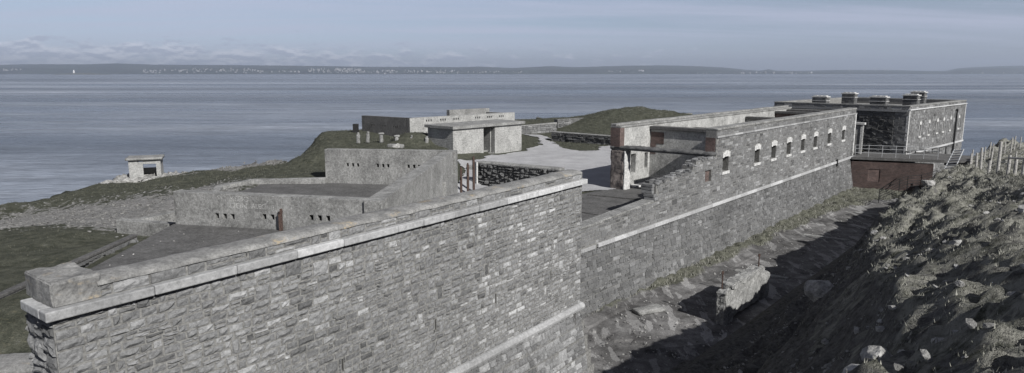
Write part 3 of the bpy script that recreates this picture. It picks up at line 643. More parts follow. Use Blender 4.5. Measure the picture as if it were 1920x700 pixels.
while a < NL+.05:
    b = min(a+rd.uniform(.8, 1.6), NL+.1)
    ps = [(-.05, -.43), (.05, -.43), (.12, -.38), (.14, -.31), (.12, -.24), (.05, -.2), (-.05, -.19)]
    v = [(NA[0]+ND[0]*s+NN[0]*(o+.0), NA[1]+ND[1]*s+NN[1]*(o+.0), z) for s in (a+.003, b-.003) for o, z in ps]; k = len(ps)
    mb.add(v, [list(range(k))[::-1], list(range(k, 2*k))]+[[i, (i+1) % k, (i+1) % k+k, i+k] for i in range(k)], rd.uniform(.3, .9)); a = b
mb.build('string_course', MAT['cornice'], r, tonea=True)
# rounded coping of the parapet, with small irregularities
ss = np.arange(.6, NL+.03, .11); prof = [(.035, 3.955), (.03, 4.0), (-.02, 4.03), (-.15, 4.055), (-.32, 4.06), (-.48, 4.04), (-.60, 4.0), (-.66, 3.95), (-.66, 3.6)]
A = np.array([[s]*len(prof) for s in ss]); Bo = np.array([[p[0] for p in prof]]*len(ss)); Zz = np.array([[p[1] for p in prof]]*len(ss))
Zz = Zz+fbm(A*3, Bo*3, 5, 4)*.02; Bo = Bo+fbm(A*2.5, Zz*4, 6, 3)*.02*(Bo > -.1)
o = grid_obj('coping', NA[0]+ND[0]*A+NN[0]*Bo-r.location.x, NA[1]+ND[1]*A+NN[1]*Bo-r.location.y, Zz-r.location.z, MAT['cap'], kind=None); o.parent = r
o.data.flip_normals() if o.data.polygons[20].normal.z < 0 else None
def lump(name, P, d, n, s0, s1, o0, o1, z0, z1, mat, parent, amp=.03, cells=(10, 8, 5), rad=.06, seed=1, base=None, flat=False):
    """weathered block: subdivided box with rounded edges and noise"""
    bm_v = []; bm_f = []; idx = {}
    nx, ny, nz = cells
    def vid(i, j, k):
        key = (i, j, k)
        if key not in idx:
            u, v, w = i/nx, j/ny, k/nz
            x = s0+(s1-s0)*u; y = o0+(o1-o0)*v; z = z0+(z1-z0)*w
            # pull edges in
            cnt = (i in (0, nx))+(j in (0, ny))+(k == nz)
            if cnt >= 2:
                q = rad*.45
                if i == 0: x += q
                if i == nx: x -= q
                if j == 0: y += q
                if j == ny: y -= q
                if k == nz: z -= q
            f1 = float(fbm(x*4+z*3+seed, y*4-z*2, seed, 4))*amp; f2 = float(fbm(x*4-z*3, y*4+z*2+9, seed+4, 4))*amp
            x += f1*(1 if i in (0, nx) else .3); y += f2*(1 if j in (0, ny) else .3); z += float(fbm(x*5, y*5, seed+7, 4))*amp*(1 if k == nz else 0)
            idx[key] = len(bm_v); bm_v.append((P[0]+d[0]*x+n[0]*y, P[1]+d[1]*x+n[1]*y, z))
        return idx[key]
    for i in range(nx):
        for j in range(ny):
            bm_f.append([vid(i, j, nz), vid(i+1, j, nz), vid(i+1, j+1, nz), vid(i, j+1, nz)]); bm_f.append([vid(i, j, 0), vid(i, j+1, 0), vid(i+1, j+1, 0), vid(i+1, j, 0)])
    for i in range(nx):
        for k in range(nz):
            bm_f.append([vid(i, 0, k), vid(i+1, 0, k), vid(i+1, 0, k+1), vid(i, 0, k+1)]); bm_f.append([vid(i, ny, k), vid(i, ny, k+1), vid(i+1, ny, k+1), vid(i+1, ny, k)])
    for j in range(ny):
        for k in range(nz):
            bm_f.append([vid(0, j, k), vid(0, j, k+1), vid(0, j+1, k+1), vid(0, j+1, k)]); bm_f.append([vid(nx, j, k), vid(nx, j+1, k), vid(nx, j+1, k+1), vid(nx, j, k+1)])
    m2 = MB(); m2.add(bm_v, bm_f)
    ob = m2.build(name, mat, parent, base)
    bm = bmesh.new(); bm.from_mesh(ob.data); bmesh.ops.recalc_face_normals(bm, faces=bm.faces); bm.to_mesh(ob.data); bm.free()
    ob.data.polygons.foreach_set('use_smooth', [not flat]*len(ob.data.polygons))
    return ob
import bmesh
lump('end_capstone', NA, ND, NN, .02, .66, -1.02, .02, 3.78, 4.13, MAT['cap'], r, amp=.04, cells=(26, 34, 12), rad=.035, flat=True)
# flank running back towards the long wall, hidden from the hill
f0 = (FP[0]-NN[0]*1., FP[1]-NN[1]*1.)
mb = MB(); body(mb, f0, FD, ND, 0, 3.4, -3.3, .5, .8); mb.build('flank_wall', MAT['mortar'], r)
mb = MB(); stones(mb, f0, FD, ND, 0, 3.4, -3.1, .5, g=.14, seed=31); mb.build('flank_facing', MAT['fort_lower'], r, tonea=True)

# ================= barracks and long scarp =================
b = thing('barracks', *W(-3, 27), -3.1, 'long roofless stone barracks with loophole windows above the ditch, its near room broken open', 'barracks')
OW = W(0, 0); OD = ET; ON = EO
def fb(z): return max(0, -.3-z)*.16
TOP = [(-5.2, .58), (0, .62), (6., .90), (6.001, 1.72), (7.4, 1.78), (9.9, 1.95), (9.901, 2.18), (10.25, 2.2), (10.251, 2.38), (12.69, 2.36), (12.691, 3.86), (41.6, 3.86)]
def topf(s):
    for (a_, za), (b_, zb) in zip(TOP, TOP[1:]):
        if a_ <= s <= b_: return za+(zb-za)*(s-a_)/(b_-a_)
    return 3.86
WIN = [(13.68, 14.5), (18.45, 19.27), (21.33, 22.15), (24.25, 25.07), (27.2, 28.02), (30.12, 30.94), (33.68, 34.5), (37.65, 38.47)]
wh = [(a_, c_, 1.45, 2.30) for a_, c_ in WIN]; wl = [(a_-.13, c_+.13, 2.30, 2.66) for a_, c_ in WIN]; ws = [(a_-.12, c_+.12, 1.28, 1.45) for a_, c_ in WIN]
niche = (11.43, 12.23, 1.11, 1.75)
mb = MB(); body(mb, OW, OD, ON, -5.2, 41.6, -.30, TOP, .62, holes=wh+[niche+(.2,)])
body(mb, OW, OD, ON, -5.2, 41.6, -3.3, -.302, 1.2)
for k in range(7):
    z1 = -.3-k*.4; zc = z1-.2; mb.box(OW, OD, -5.2, 41.6+fb(zc), ON, -.5, fb(zc)-.03, z1-.4, z1-.001)
mb.build('wall_core', MAT['mortar'], b)
mb = MB(); stones(mb, OW, OD, ON, -5.2, 41.4, -.2, 3.5, g=.076, top=topf, holes=wh+wl+ws+[niche, (-6, 42, 3.44, 3.9)], relief=(.004, .028), seed=21, sizes=((3, 7), (1, 3)), joint=.012)
stones(mb, OW, OD, ON, 12.7, 41.4, 3.56, 3.84, g=.1, relief=(.008, .03), seed=22, joint=.014)
mb.build('upper_facing', MAT['fort'], b, tonea=True)
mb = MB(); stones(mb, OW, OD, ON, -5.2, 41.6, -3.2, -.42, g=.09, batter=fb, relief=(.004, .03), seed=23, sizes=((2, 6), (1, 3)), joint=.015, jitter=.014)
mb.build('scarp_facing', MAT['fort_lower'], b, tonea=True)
mb = MB(); a = .95; rd = random.Random(9)
while a < 41.6:
    c_ = min(a+rd.uniform(.9, 1.8), 41.72); mb.box(OW, OD, a+.004, c_-.004, ON, -.1, .10, -.40, -.22, rd.uniform(.4, 1)); a = c_
mb.box(OW, OD, -5.1, .8, ON, -.1, .07, -.42, -.26, .3)
mb.build('string_course', MAT['cornice'], b, tonea=True, bevel=.02)
mb = MB(); a = 12.7
while a < 41.6:
    c_ = min(a+rd.uniform(.9, 1.8), 41.7); mb.box(OW, OD, a+.004, c_-.004, ON, -.08, .075, 3.45, 3.55, rd.uniform(.1, .7)); a = c_
mb.build('cornice', MAT['cornice'], b, tonea=True)
mb = MB(); a = 12.68
while a < 41.6:
    c_ = min(a+rd.uniform(1., 2.), 41.66); mb.box(OW, OD, a+.003, c_-.003, ON, -.66, .05+rd.uniform(-.01, .01), 3.863, 3.99+rd.uniform(-.008, .008)); a = c_
mb.build('coping', MAT['conc'], b, bevel=.03)
mb = MB(); a = -5.2
while a < 5.97:
    c_ = min(a+rd.uniform(.7, 1.6), 5.98); mb.box(OW, OD, a+.003, c_-.003, ON, -.6, .03, topf(a)+.002, [topf(a)+.06, topf(c_-.01)+.06]); a = c_
mb.build('low_wall_coping', MAT['conc'], b, bevel=.02)
# broken edge: crumbling stones on the stepped top
mb = MB()
for (a_, c_, z_) in ((6., 9.9, 1.75), (9.9, 10.3, 2.15), (10.25, 12.7, 2.36), (5.98, 6.5, 1.65)):
    s_ = a_
    while s_ < c_:
        w_ = rd.uniform(.16, .4); zt = topf(min(s_+w_/2, 12.6)); o_ = -.6
        while o_ < -.05:
            q_ = rd.uniform(.15, .3); mb.abox(*[W(min(o_+q_/2, -.08), s_+w_/2)[k] for k in (0, 1)], zt-.05, zt+rd.uniform(.01, .11), w_*.95, q_*.95, math.atan2(ET[1], ET[0])+rd.uniform(-.25, .25), rd.random()); o_ += q_
        s_ += w_
for k in range(5): mb.abox(*W(-.3+rd.uniform(-.1, .2), 5.95), .93+k*.16, 1.08+k*.16, rd.uniform(.3, .42), .58, math.atan2(ET[1], ET[0])+rd.uniform(-.1, .1), rd.random())
mb.build('broken_wall_top', MAT['rough'], b, tonea=True, bevel=.02)
mb = MB(); mb.box(OW, OD, 11.4, 12.26, ON, -.21, -.12, 1.08, 1.78); mb.build('niche_infill', MAT['brick'], b, uv=True)
# windows: pale arched lintel, sill, jamb lining
for i, (a_, c_) in enumerate(WIN):
    mb = MB(); w_ = c_-a_; n_ = 5
    for k in range(n_):
        u0 = a_-.1+(w_+.2)*k/n_; u1 = a_-.1+(w_+.2)*(k+1)/n_; h_ = 2.52+.13*math.cos((k-2)*.62)
        mb.box(OW, OD, u0+.006, u1-.006, ON, -.3, .052, 2.303+(.0 if k in (1, 2, 3) else -.05), h_)
    wn = mb.build('window', MAT['white'], b, bevel=.01)
    mb = MB(); mb.box(OW, OD, a_-.1, c_+.1, ON, -.3, .07, 1.29, 1.448); mb.build('sill', MAT['white'], wn, bevel=.01)
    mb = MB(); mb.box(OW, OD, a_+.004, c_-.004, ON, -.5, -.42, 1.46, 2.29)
    mb.build('dark_room_panel', MAT['black'], wn)  # black panel painted in for the unlit room behind the window
# pale quoins at the far corner
mb = MB(); z = -.2; k = 0
while z < 3.44:
    mb.box(OW, OD, 41.62-(.30 if k % 2 else .2), 41.66, ON, -.3, .055, z+.005, z+.3); z += .305; k += 1
mb.build('corner_quoins', MAT['white'], b, bevel=.01)
mb = MB(); z = -.42
while z > -3.1:
    mb.box(OW, OD, 41.6-.3, 41.64+fb(z)*.9, ON, -.3, fb(z)+.035, z-.3, z-.01, .8); z -= .31
mb.build('scarp_quoins', MAT['cornice'], b, tonea=True)
mb = MB(); body(mb, OW, OD, ON, 36.45, 36.6, -.62, -.05, .0-.001 if False else .1, front=.16); mb.build('drain_spout', MAT['iron'], b)
# landward long wall
LW = W(-5.7, 0); LN = EO
lo = [(13.25, 13.85, .85, 2.05), (14.95, 15.35, 1.0, 2.0)]
mb = MB(); body(mb, LW, OD, LN, 12.0, 42., -.3, 3.74, .6, holes=[h for h in lo]+[(a_+.1, a_+.9, 1.2, 2.4) for a_ in range(18, 40, 3)])
mb.build('landward_wall', MAT['render'], b, uv=True)
mb = MB(); stones(mb, W(-6.3, 42.), (-ET[0], -ET[1]), (-EO[0], -EO[1]), 0, 30., 0, 3.7, g=.16, seed=33); mb.build('landward_facing', MAT['fort'], b, tonea=True)
mb = MB(); a = 11.9
while a < 42:
    c_ = min(a+rd.uniform(1.2, 2.2), 42.1); z_ = 3.86+rd.uniform(-.01, .012)
    mb.box(LW, OD, a+.003, c_-.003, LN, -.68, .05, 3.743, z_); mb.box(LW, OD, a+.003, c_-.003, LN, -.66, -.25, z_+.001, z_+.13+rd.uniform(-.01, .02)); a = c_
mb.build('landward_coping', MAT['conc'], b, bevel=.03)
# front of the open room: brick piers, broken lintel beam
ND0 = (EO[0], EO[1]); NF = (-ET[0], -ET[1])
mb = MB(); mb.box(LW, OD, 11.85, 12.35, LN, -.62, .04, 2.62, 3.738); mb.build('brick_pier', MAT['brick'], b, uv=True)
mb = MB(); mb.box(OW, OD, 12.66, 13.05, ON, -.62, -.06, 2.42, 3.45); mb.build('brick_pier', MAT['brick'], b, uv=True)
lump('stub_pier', W(-6.3, 12.0), ET, EO, -.12, .52, -.02, .95, -.1, 2.42, MAT['brick'], b, amp=.08, cells=(9, 10, 28), seed=3, flat=True)
boxuv(b.children[-1].data, np.array([tuple(v.co+b.location) for v in b.children[-1].data.vertices]))
lump('pier_render', W(-6.3, 12.0), ET, EO, -.135, .53, .90, 1.05, -.1, 2.40, MAT['pale'], b, amp=.05, cells=(5, 3, 24), seed=5, flat=True)
mb = MB(); mb.prism([W(-6.33, 12.5), W(-6.33, 11.9), W(.0, 12.25), W(.0, 12.72)], 2.44, 2.56)
mb.build('lintel_beam', MAT['conc'], b)
lump('broken_beam_edge', W(-6.36, 11.85), (EO[0]+ET[0]*.055, EO[1]+ET[1]*.055), ET, 0, 6.4, -.02, .52, 2.5, 2.70, MAT['rough'], b, amp=.12, cells=(60, 5, 3), rad=.1, seed=9)
# cross walls
for j, (t_, zt, brick) in enumerate(((15.6, 3.46, 0), (21.6, 3.0, 0), (31.2, 3.3, 0), (37.9, 3.46, 1), (40.9, 3.5, 1))):
    mb = MB(); P_ = W(-5.69, t_); body(mb, P_, EO, NF, 0, 5.06, -.2, zt, .35, holes=[(1.2, 2.1, 0, 2.1)] if j > 1 else ())
    cw = mb.build('cross_wall', MAT['brick'] if brick else MAT['render'], b, uv=True)
    mb = MB(); mb.box(P_, EO, .01, 5.05, NF, -.5, .16, zt+.002, zt+.20); mb.build('coping_beam', MAT['conc_dark'], cw, bevel=.02)
    if j == 0:
        mb = MB(); mb.box(P_, EO, .05, .95, NF, -.1, .018, 2.55, 3.3); mb.box(P_, EO, .003, .4, NF, -.1, .02, 1.9, 2.55); mb.build('exposed_brick', MAT['brick'], cw, uv=True)
mb = MB(); mb.prism([W(-5.68, 16.7), W(-5.68, 12.9), W(-5.2, 12.9), W(-4.9, 15.2), W(-4.2, 15.24)], .0, .14); mb.build('floor_ledge', MAT['white'], b)
mb = MB(); mb.prism([W(-5.69, 12.6), W(-.62, 12.6), W(-.62, 42), W(-5.69, 42)], -.3, .04); mb.build('room_floor', MAT['conc_dark'], b, uv=True)
mb = MB(); body(mb, W(-6.3, 42.0), EO, ET, 0, 5.66, -.2, 3.7, .4); mb.build('end_wall', MAT['mortar'], b)

# ================= far barrack block =================
B1 = (35.67, 60.13); BD = (.7244, .6893); BN = (.6893, -.7244); BL = 19.4; BW = 12.5
b2 = thing('barrack_block', B1[0]+5, B1[1]+8, -4, 'square stone barrack block with flat roof and chimneys beyond the brick bridge', 'barrack')
BWIN = [3.4, 6.15, 8.95, 11.1, 13.65, 16.85]
bh = [(a_-.02, a_+.34, 1.15, 2.22) for a_ in BWIN]; bs = [(a_-.13, a_+.44, 1.0, 2.55) for a_ in BWIN]
mb = MB(); body(mb, B1, BD, BN, 0, BL, -3.8, 3.98, .5, holes=[h+(.3,) for h in bh])
LD = (-BN[0], -BN[1]); LNN = (-BD[0], -BD[1])
body(mb, B1, LD, LNN, .5, BW, -3.8, 3.98, .5); mb.box(B1, BD, BL-.5, BL, BN, -BW, -.5, -3.8, 3.98); mb.box(B1, BD, .5, BL-.5, BN, -BW, -BW+.5, -3.8, 3.98)
mb.build('wall_core', MAT['mortar'], b2)
mb = MB(); stones(mb, B1, BD, BN, .0, BL, -.25, 3.66, g=.12, holes=bs, seed=41, joint=.02)
stones(mb, B1, BD, BN, .0, BL, 3.77, 3.96, g=.12, seed=42, joint=.02)
stones(mb, B1, BD, BN, .0, BL, -3.7, -.42, g=.14, seed=43, joint=.02)
stones(mb, B1, LD, LNN, .0, BW, 3.70, 3.96, g=.13, seed=45); mb.build('facing', MAT['fort'], b2, tonea=True)
mb = MB(); stones(mb, B1, LD, LNN, .0, 1.15, -.3, 3.5, g=.16, relief=(.01, .04), seed=47); mb.build('dressed_corner', MAT['fort'], b2, tonea=True)
mb = MB(); stones(mb, B1, LD, LNN, 1.15, BW, -3.5, 3.5, g=.12, relief=(.01, .10), seed=44, joint=.02, jitter=.01); mb.build('rock_faced_side', MAT['dark_stone'], b2, tonea=True)
mb = MB(); mb.box(B1, BD, -.1, BL+.1, BN, -.1, .13, 3.665, 3.765, .9); mb.box(B1, LD, .1, BW, LNN, -.1, .14, 3.51, 3.69, .1); mb.build('cornice', MAT['cornice'], b2, tonea=True)
mb = MB(); mb.box(B1, BD, -.12, BL+.1, BN, -.1, .12, -.42, -.26, .9); mb.build('string_course', MAT['cornice'], b2, tonea=True)
mb = MB()
mb.box(B1, BD, -.03, BL+.03, BN, -.55, .05, 3.983, 4.09); mb.box(B1, LD, .56, BW+.05, LNN, -.55, .05, 3.983, 4.09)
mb.box(B1, BD, BL-.55, BL+.03, BN, -BW, -.56, 3.983, 4.09); mb.box(B1, BD, .5, BL-.56, BN, -BW-.05, -BW+.5, 3.983, 4.09); mb.build('parapet_coping', MAT['conc'], b2)
mb = MB(); mb.box(B1, BD, .49, BL-.49, BN, -BW+.49, -.49, 3.2, 3.42); mb.build('roof', MAT['conc'], b2)
for s_ in (-.03, BL-.17):
    mb = MB(); mb.box(B1, BD, s_, s_+.2, BN, -.17, .052, -.25, 3.66); mb.build('corner_pilaster', MAT['white'], b2, bevel=.01)
for a_ in BWIN:
    mb = MB(); mb.box(B1, BD, a_-.12, a_-.022, BN, -.2, .055, 1.153, 2.2); mb.box(B1, BD, a_+.342, a_+.40, BN, -.2, .055, 1.153, 2.2)
    for k in range(3): mb.box(B1, BD, a_-.13+k*.19, a_+.055+k*.19, BN, -.2, .07, 2.225, 2.50+(.1 if k == 1 else 0))
    wn = mb.build('window', MAT['white'], b2)
    mb = MB(); mb.box(B1, BD, a_-.2, a_+.52, BN, -.2, .09, 1.0, 1.145); mb.build('sill', MAT['white'], wn)
    mb = MB(); mb.box(B1, BD, a_-.01, a_+.33, BN, -.3, -.2, 1.16, 2.21); mb.build('pane', MAT['black'], wn)
mb = MB(); p_ = lambda s, z: (B1[0]+BD[0]*s+BN[0]*.15, B1[1]+BD[1]*s+BN[1]*.15, z)
mb.tube(p_(15.5, 3.1), p_(15.5, -1.2), .08); mb.tube(p_(15.5, 3.1), p_(15.4, 3.2), .12); mb.build('drainpipe', MAT['iron'], b2)
for i, (s_, n_, w_, zt) in enumerate(((5.1, 9.9, 1.45, 4.62), (11.4, 9.3, 1.35, 4.84), (5.4, 4.3, 1.45, 4.72), (7.7, 2.1, 1.3, 4.9), (14., 3.2, 1.3, 5.05))):
    c_ = (B1[0]+BD[0]*s_-BN[0]*n_, B1[1]+BD[1]*s_-BN[1]*n_); an = math.atan2(BD[1], BD[0])
    mb = MB(); mb.box(c_, LD, -w_/2, w_/2, BD, -.4, .4, 3.3, zt-.14); ch = mb.build('chimney', MAT['mortar_dark'], b2)
    mb = MB(); stones(mb, (c_[0]-BD[0]*.4+BN[0]*w_/2, c_[1]-BD[1]*.4+BN[1]*w_/2), LD, LNN, 0, w_, 3.4, zt-.15, g=.13, seed=60+i, relief=(.01, .05))
    stones(mb, (c_[0]-BD[0]*.4+BN[0]*w_/2, c_[1]-BD[1]*.4+BN[1]*w_/2), BD, BN, 0, .8, 3.4, zt-.15, g=.13, seed=70+i); mb.build('chimney_facing', MAT['dark_stone'], ch, tonea=True)
    mb = MB(); mb.box(c_, LD, -w_/2-.09, w_/2+.09, BD, -.49, .49, zt-.14, zt-.04); mb.box(c_, LD, -w_/2-.07, w_/2+.07, BD, -.47, .47, zt-.52, zt-.47)
    for k in range(3): mb.box(c_, LD, -w_/2+.05+k*(w_-.1)/3+.04, -w_/2+.05+(k+1)*(w_-.1)/3-.04, BD, -.3, .3, zt-.039, zt+.05)
    mb.build('chimney_cap', MAT['pale'], ch)

# ================= brick bridge, railings =================
br = thing('brick_bridge', *W(3.4, 42), -3.1, 'dark red brick bridge wall closing the far end of the ditch under a concrete deck', 'bridge')
q0, q1 = W(.45, 40.9), W(6.55, 43.35); bd, bl = unit(q0, q1); bn = (bd[1], -bd[0])
mb = MB(); body(mb, q0, bd, bn, -.3, bl-.6, -3.3, -.62, .5, holes=[(1.05, 2.0, -2.35, -1.25, .07)]); mb.build('brick_wall', MAT['brick2'], br, uv=True)
mb = MB(); mb.box(q0, bd, 1.05, 2.0, bn, -.5, -.05, -2.35, -1.25); mb.build('blocked_opening', MAT['brick'], br, uv=True)
mb = MB(); mb.prism([W(.15, 40.7), W(6.7, 43.3), W(9.6, 45.6), W(10.5, 49), W(-.2, 49.5), W(-.2, 42.2)], -.46, -.30)
mb.prism([W(.2, 40.74), W(6.7, 43.32), W(6.6, 43.5), W(.2, 41)], -.299, -.2)
mb.build('deck', MAT['conc_dark'], br, uv=True, bevel=.02)
mb = MB(); mb.prism([W(6.65, 43.6), W(9.6, 45.8), W(10.2, 48.6), W(6.5, 48.6)], -3., -.462); mb.build('abutment', MAT['conc'], br)
def railing(name, pts, zs, label, mat, rails=(.5, 1.), post=1.5, r=.022, hgt=1.05, group=None):
    mbp = MB(); mbr = MB()
    L_ = [unit(pts[i], pts[i+1]) for i in range(len(pts)-1)]
    mx = sum(p[0] for p in pts)/len(pts); my = sum(p[1] for p in pts)/len(pts)
    rt = thing(name, mx, my, min(zs), label, 'railing', group)
    for i, (d_, l_) in enumerate(L_):
        n_ = max(1, round(l_/post))
        for k in range(n_+(i == len(L_)-1)):
            u = k/n_; x = pts[i][0]+d_[0]*l_*u; y = pts[i][1]+d_[1]*l_*u; z = zs[i]+(zs[i+1]-zs[i])*u
            mp_ = MB(); mp_.tube((x, y, z), (x, y, z+hgt), r*1.3, k=6); mp_.build('post', mat, rt)
        for h in rails: mbr.tube((*pts[i], zs[i]+h), (*pts[i+1], zs[i+1]+h), r, k=6)
    mbr.build('rails', mat, rt); return rt
railing('deck_railing', [W(.35, 40.95), W(6.2, 43.3)], [-.2, -.2], 'thin pale metal railing along the near edge of the bridge deck', MAT['galv'], (.35, .7, 1.0), 1.1, .018)
railing('deck_railing', [W(3.3, 46.), W(4.2, 50.), W(5.3, 58)], [-.9, -1., -1.2], 'dark post railing in front of the far barrack block', MAT['iron'], (.9,), 2.2, .035, .85)
railing('stair_railing', [W(4.05, 33.5), W(5.15, 34.5), W(5.6, 34.9), W(6.35, 35.7), W(7.2, 36.5)], [-2.75, -1.95, -1.75, -1.7, -1.35], 'dark steel stair railing leaning on the bank in front of the brick bridge', MAT['iron'], (.25, .45, .65, .85, 1.05), 1.6, .022)
st = thing('metal_stair', *W(7.6, 37.), -.6, 'pale metal steps leaning against the right end of the bridge deck', 'steps')
mb = MB(); a0, a1 = W(7.35, 37.2), W(7.55, 41.3); a2, a3 = W(8.1, 36.9), W(8.2, 41.1)
mb.tube((*a0, -.9), (*a1, .9), .045, k=6); mb.tube((*a2, -.7), (*a3, 1.0), .045, k=6); mb.build('stringers', MAT['galv'], st)
mb = MB()
for k in range(11):
    u = (k+.5)/11; x0 = a0[0]+(a1[0]-a0[0])*u; y0 = a0[1]+(a1[1]-a0[1])*u; x1 = a2[0]+(a3[0]-a2[0])*u; y1 = a2[1]+(a3[1]-a2[1])*u
    mb.tube((x0, y0, -.9+1.8*u), (x1, y1, -.7+1.7*u), .05, k=6)
mb.build('rungs', MAT['galv'], st)
pg = thing('stone_gateway', *W(-.1, 44), -.1, 'narrow pale gateway with white pilasters between the two barracks', 'gateway')
mb = MB(); P_ = W(-.75, 43.6); mb.box(P_, EO, 0, .22, NF, -.3, .0, -.25, 2.4); mb.box(P_, EO, .75, .95, NF, -.3, .0, -.25, 2.4); mb.build('pilaster', MAT['white'], pg)
mb = MB(); mb.box(P_, EO, .0, .95, NF, -.28, -.05, -.25, 2.38); mb.build('panel', MAT['render'], pg, uv=True)
mb = MB(); mb.box(P_, EO, -.1, 1.08, NF, -.4, .1, 2.405, 2.58); mb.build('lintel', MAT['white'], pg)

# ================= gun emplacement =================
g = thing('gun_emplacement', -8, 30, 0, 'grey concrete gun emplacement with small slots and scratched writing behind the foreground rampart', 'gun emplacement')
F1, F2 = (-12.42, 24.07), (-4.43, 22.2); fd, fl_ = unit(F1, F2); fn = (fd[1], -fd[0])
sl_ = [(s_, s_+.15, 1.79+k_*.02, 1.98+k_*.02, .3) for gk, (g0, k_) in enumerate(((1.69, 0), (3.62, 3), (5.47, 6))) for s_ in (g0, g0+.32, g0+.64)]
mb = MB(); body(mb, F1, fd, fn, -.02, fl_, .9, [(0, 2.70), (fl_, 2.72)], .5, holes=sl_); o = mb.build('front_wall', MAT['conc'], g, uv=True, bevel=.015)
D1, D2 = (-4.43, 22.2), (-3.24, 36.64); dd, dl_ = unit(D1, D2); dn = (dd[1], -dd[0])
mb = MB(); body(mb, D1, dd, dn, 0.0, dl_, -.9, [(0, 2.715), (dl_, 2.72)], .62); mb.build('side_wall', MAT['conc'], g, uv=True, bevel=.015)
mb = MB(); mb.box(D1, dd, dl_-3.3, dl_-.3, dn, -.1, .16, -.9, 1.55); mb.build('side_buttress', MAT['conc'], g)
U1, U2 = (-10.74, 37.95), (-3.24, 36.64); ud, ul_ = unit(U1, U2); un = (ud[1], -ud[0])
us_ = [(s_, s_+.14, 1.73, 1.92, .3) for g0 in (1.3, 3.11, 4.93) for s_ in (g0, g0+.32, g0+.62)]
mb = MB(); body(mb, U1, ud, un, 0, ul_+.1, 0, [(0, 2.70), (ul_+.1, 2.75)], .5, holes=us_); mb.build('rear_wall', MAT['conc'], g, uv=True, bevel=.015)
mb = MB()
pl = [(-10.8, 37.6), (-14.7, 37.4), (-15.6, 35.4), (-14.2, 30.5)]; zt = [1.08, 1.02, 1.0, .8]
for i in range(3):
    d_, l_ = unit(pl[i], pl[i+1]); n_ = (d_[1], -d_[0])
    mb.box(pl[i], d_, -.1, l_+.1, n_, -.02, .36, -.3, [zt[i]+.003*i, zt[i+1]+.003*i])
mb.build('low_rear_wall', MAT['conc'], g, uv=True, bevel=.01)
mb = MB(); mb.prism([(-12.2, 24.4), (-4.9, 22.7), (-3.9, 36.6), (-10.7, 37.9), (-14.6, 37.4), (-15.4, 35.3), (-14, 30.4)], -.2, .76)
mb.build('floor', MAT['conc_dark'], g, uv=True)
mb = MB(); mb.prism([(-9.3, 33), (-5.6, 32.5), (-5.2, 35), (-8.6, 35.6)], .76, .86); mb.prism([(-6.6, 34.2), (-5.3, 34), (-5.2, 34.8), (-6.5, 35)], .86, .96); mb.build('gun_plinth', MAT['conc_dark'], g, uv=True, bevel=.01)
# concrete apron in front of the emplacement
mb = MB(); mb.add([(-12.5, 24.05, 1.50), (-12.0, 18.2, 1.50), (-9.5, 15.3, 1.48), (-7.2, 11., 1.44), (-4.0, 15., 1.42), (-.2, 20.2, 1.40), (-2.5, 21.4, 1.42), (-3.9, 22.2, 1.48), (-4.5, 22.2, 1.52)], [[0, 1, 2, 3, 4, 5, 6, 7, 8]])
mb.add([(-12.5, 24.05, -.6), (-12.0, 18.2, -.6), (-9.5, 15.3, -.6), (-7.2, 11., -.6)]+[(-12.5, 24.05, 1.50), (-12.0, 18.2, 1.50), (-9.5, 15.3, 1.48), (-7.2, 11., 1.44)], [[0, 4, 5, 1], [1, 5, 6, 2], [2, 6, 7, 3]])
mb.add([(-.2, 20.2, -.6), (-2.5, 21.4, -.6), (-3.9, 22.2, -.6), (-.2, 20.2, 1.4), (-2.5, 21.4, 1.42), (-3.9, 22.2, 1.48)], [[0, 3, 4, 1], [1, 4, 5, 2]])
ap = mb.build('apron', MAT['conc_dark'], g, uv=True)
bm = bmesh.new(); bm.from_mesh(ap.data); bmesh.ops.recalc_face_normals(bm, faces=bm.faces); bm.to_mesh(ap.data); bm.free()
# scratched writing
def writing(txt, s_, z_, size, parent, off=.006, sx=1.):
    cu = bpy.data.curves.new('t', 'FONT'); cu.body = txt; cu.size = size; cu.extrude = .002; cu.offset = -.004*size/.2 if False else 0
    ob = bpy.data.objects.new('t', cu); me = bpy.data.meshes.new_from_object(ob); bpy.data.objects.remove(ob)
    m2 = MB(); vs = [(F1[0]+fd[0]*(s_+v.co.x*sx)+fn[0]*(off+v.co.z), F1[1]+fd[1]*(s_+v.co.x*sx)+fn[1]*(off+v.co.z), z_+v.co.y) for v in me.vertices]
    m2.add(vs, [list(p.vertices) for p in me.polygons]); return m2.build('scratched_writing', MAT['scratch'], parent)
writing('KEBIO', 2.36, 2.46, .27, g); writing('DON', 2.33, 2.20, .30, g); writing('ALEC', 3.2, 2.23, .24, g); writing('ST', 1.83, 2.5, .2, g); writing('?', 4.05, 2.23, .24, g)
rp = thing('iron_post', -8.15, 22.95, 1.45, 'short rusted iron post standing against the slotted concrete wall', 'post')
mb = MB(); mb.abox(-8.15, 22.95, 1.45, 2.12, .13, .1, .2); mb.build('shaft', MAT['rust'], rp)
mb = MB(); mb.abox(-8.11, 22.93, 2.12, 2.3, .09, .05, .2); mb.tube((-8.16, 22.85, 2.18), (-8.1, 23.02, 2.18), .03); mb.build('hook', MAT['rust'], rp)

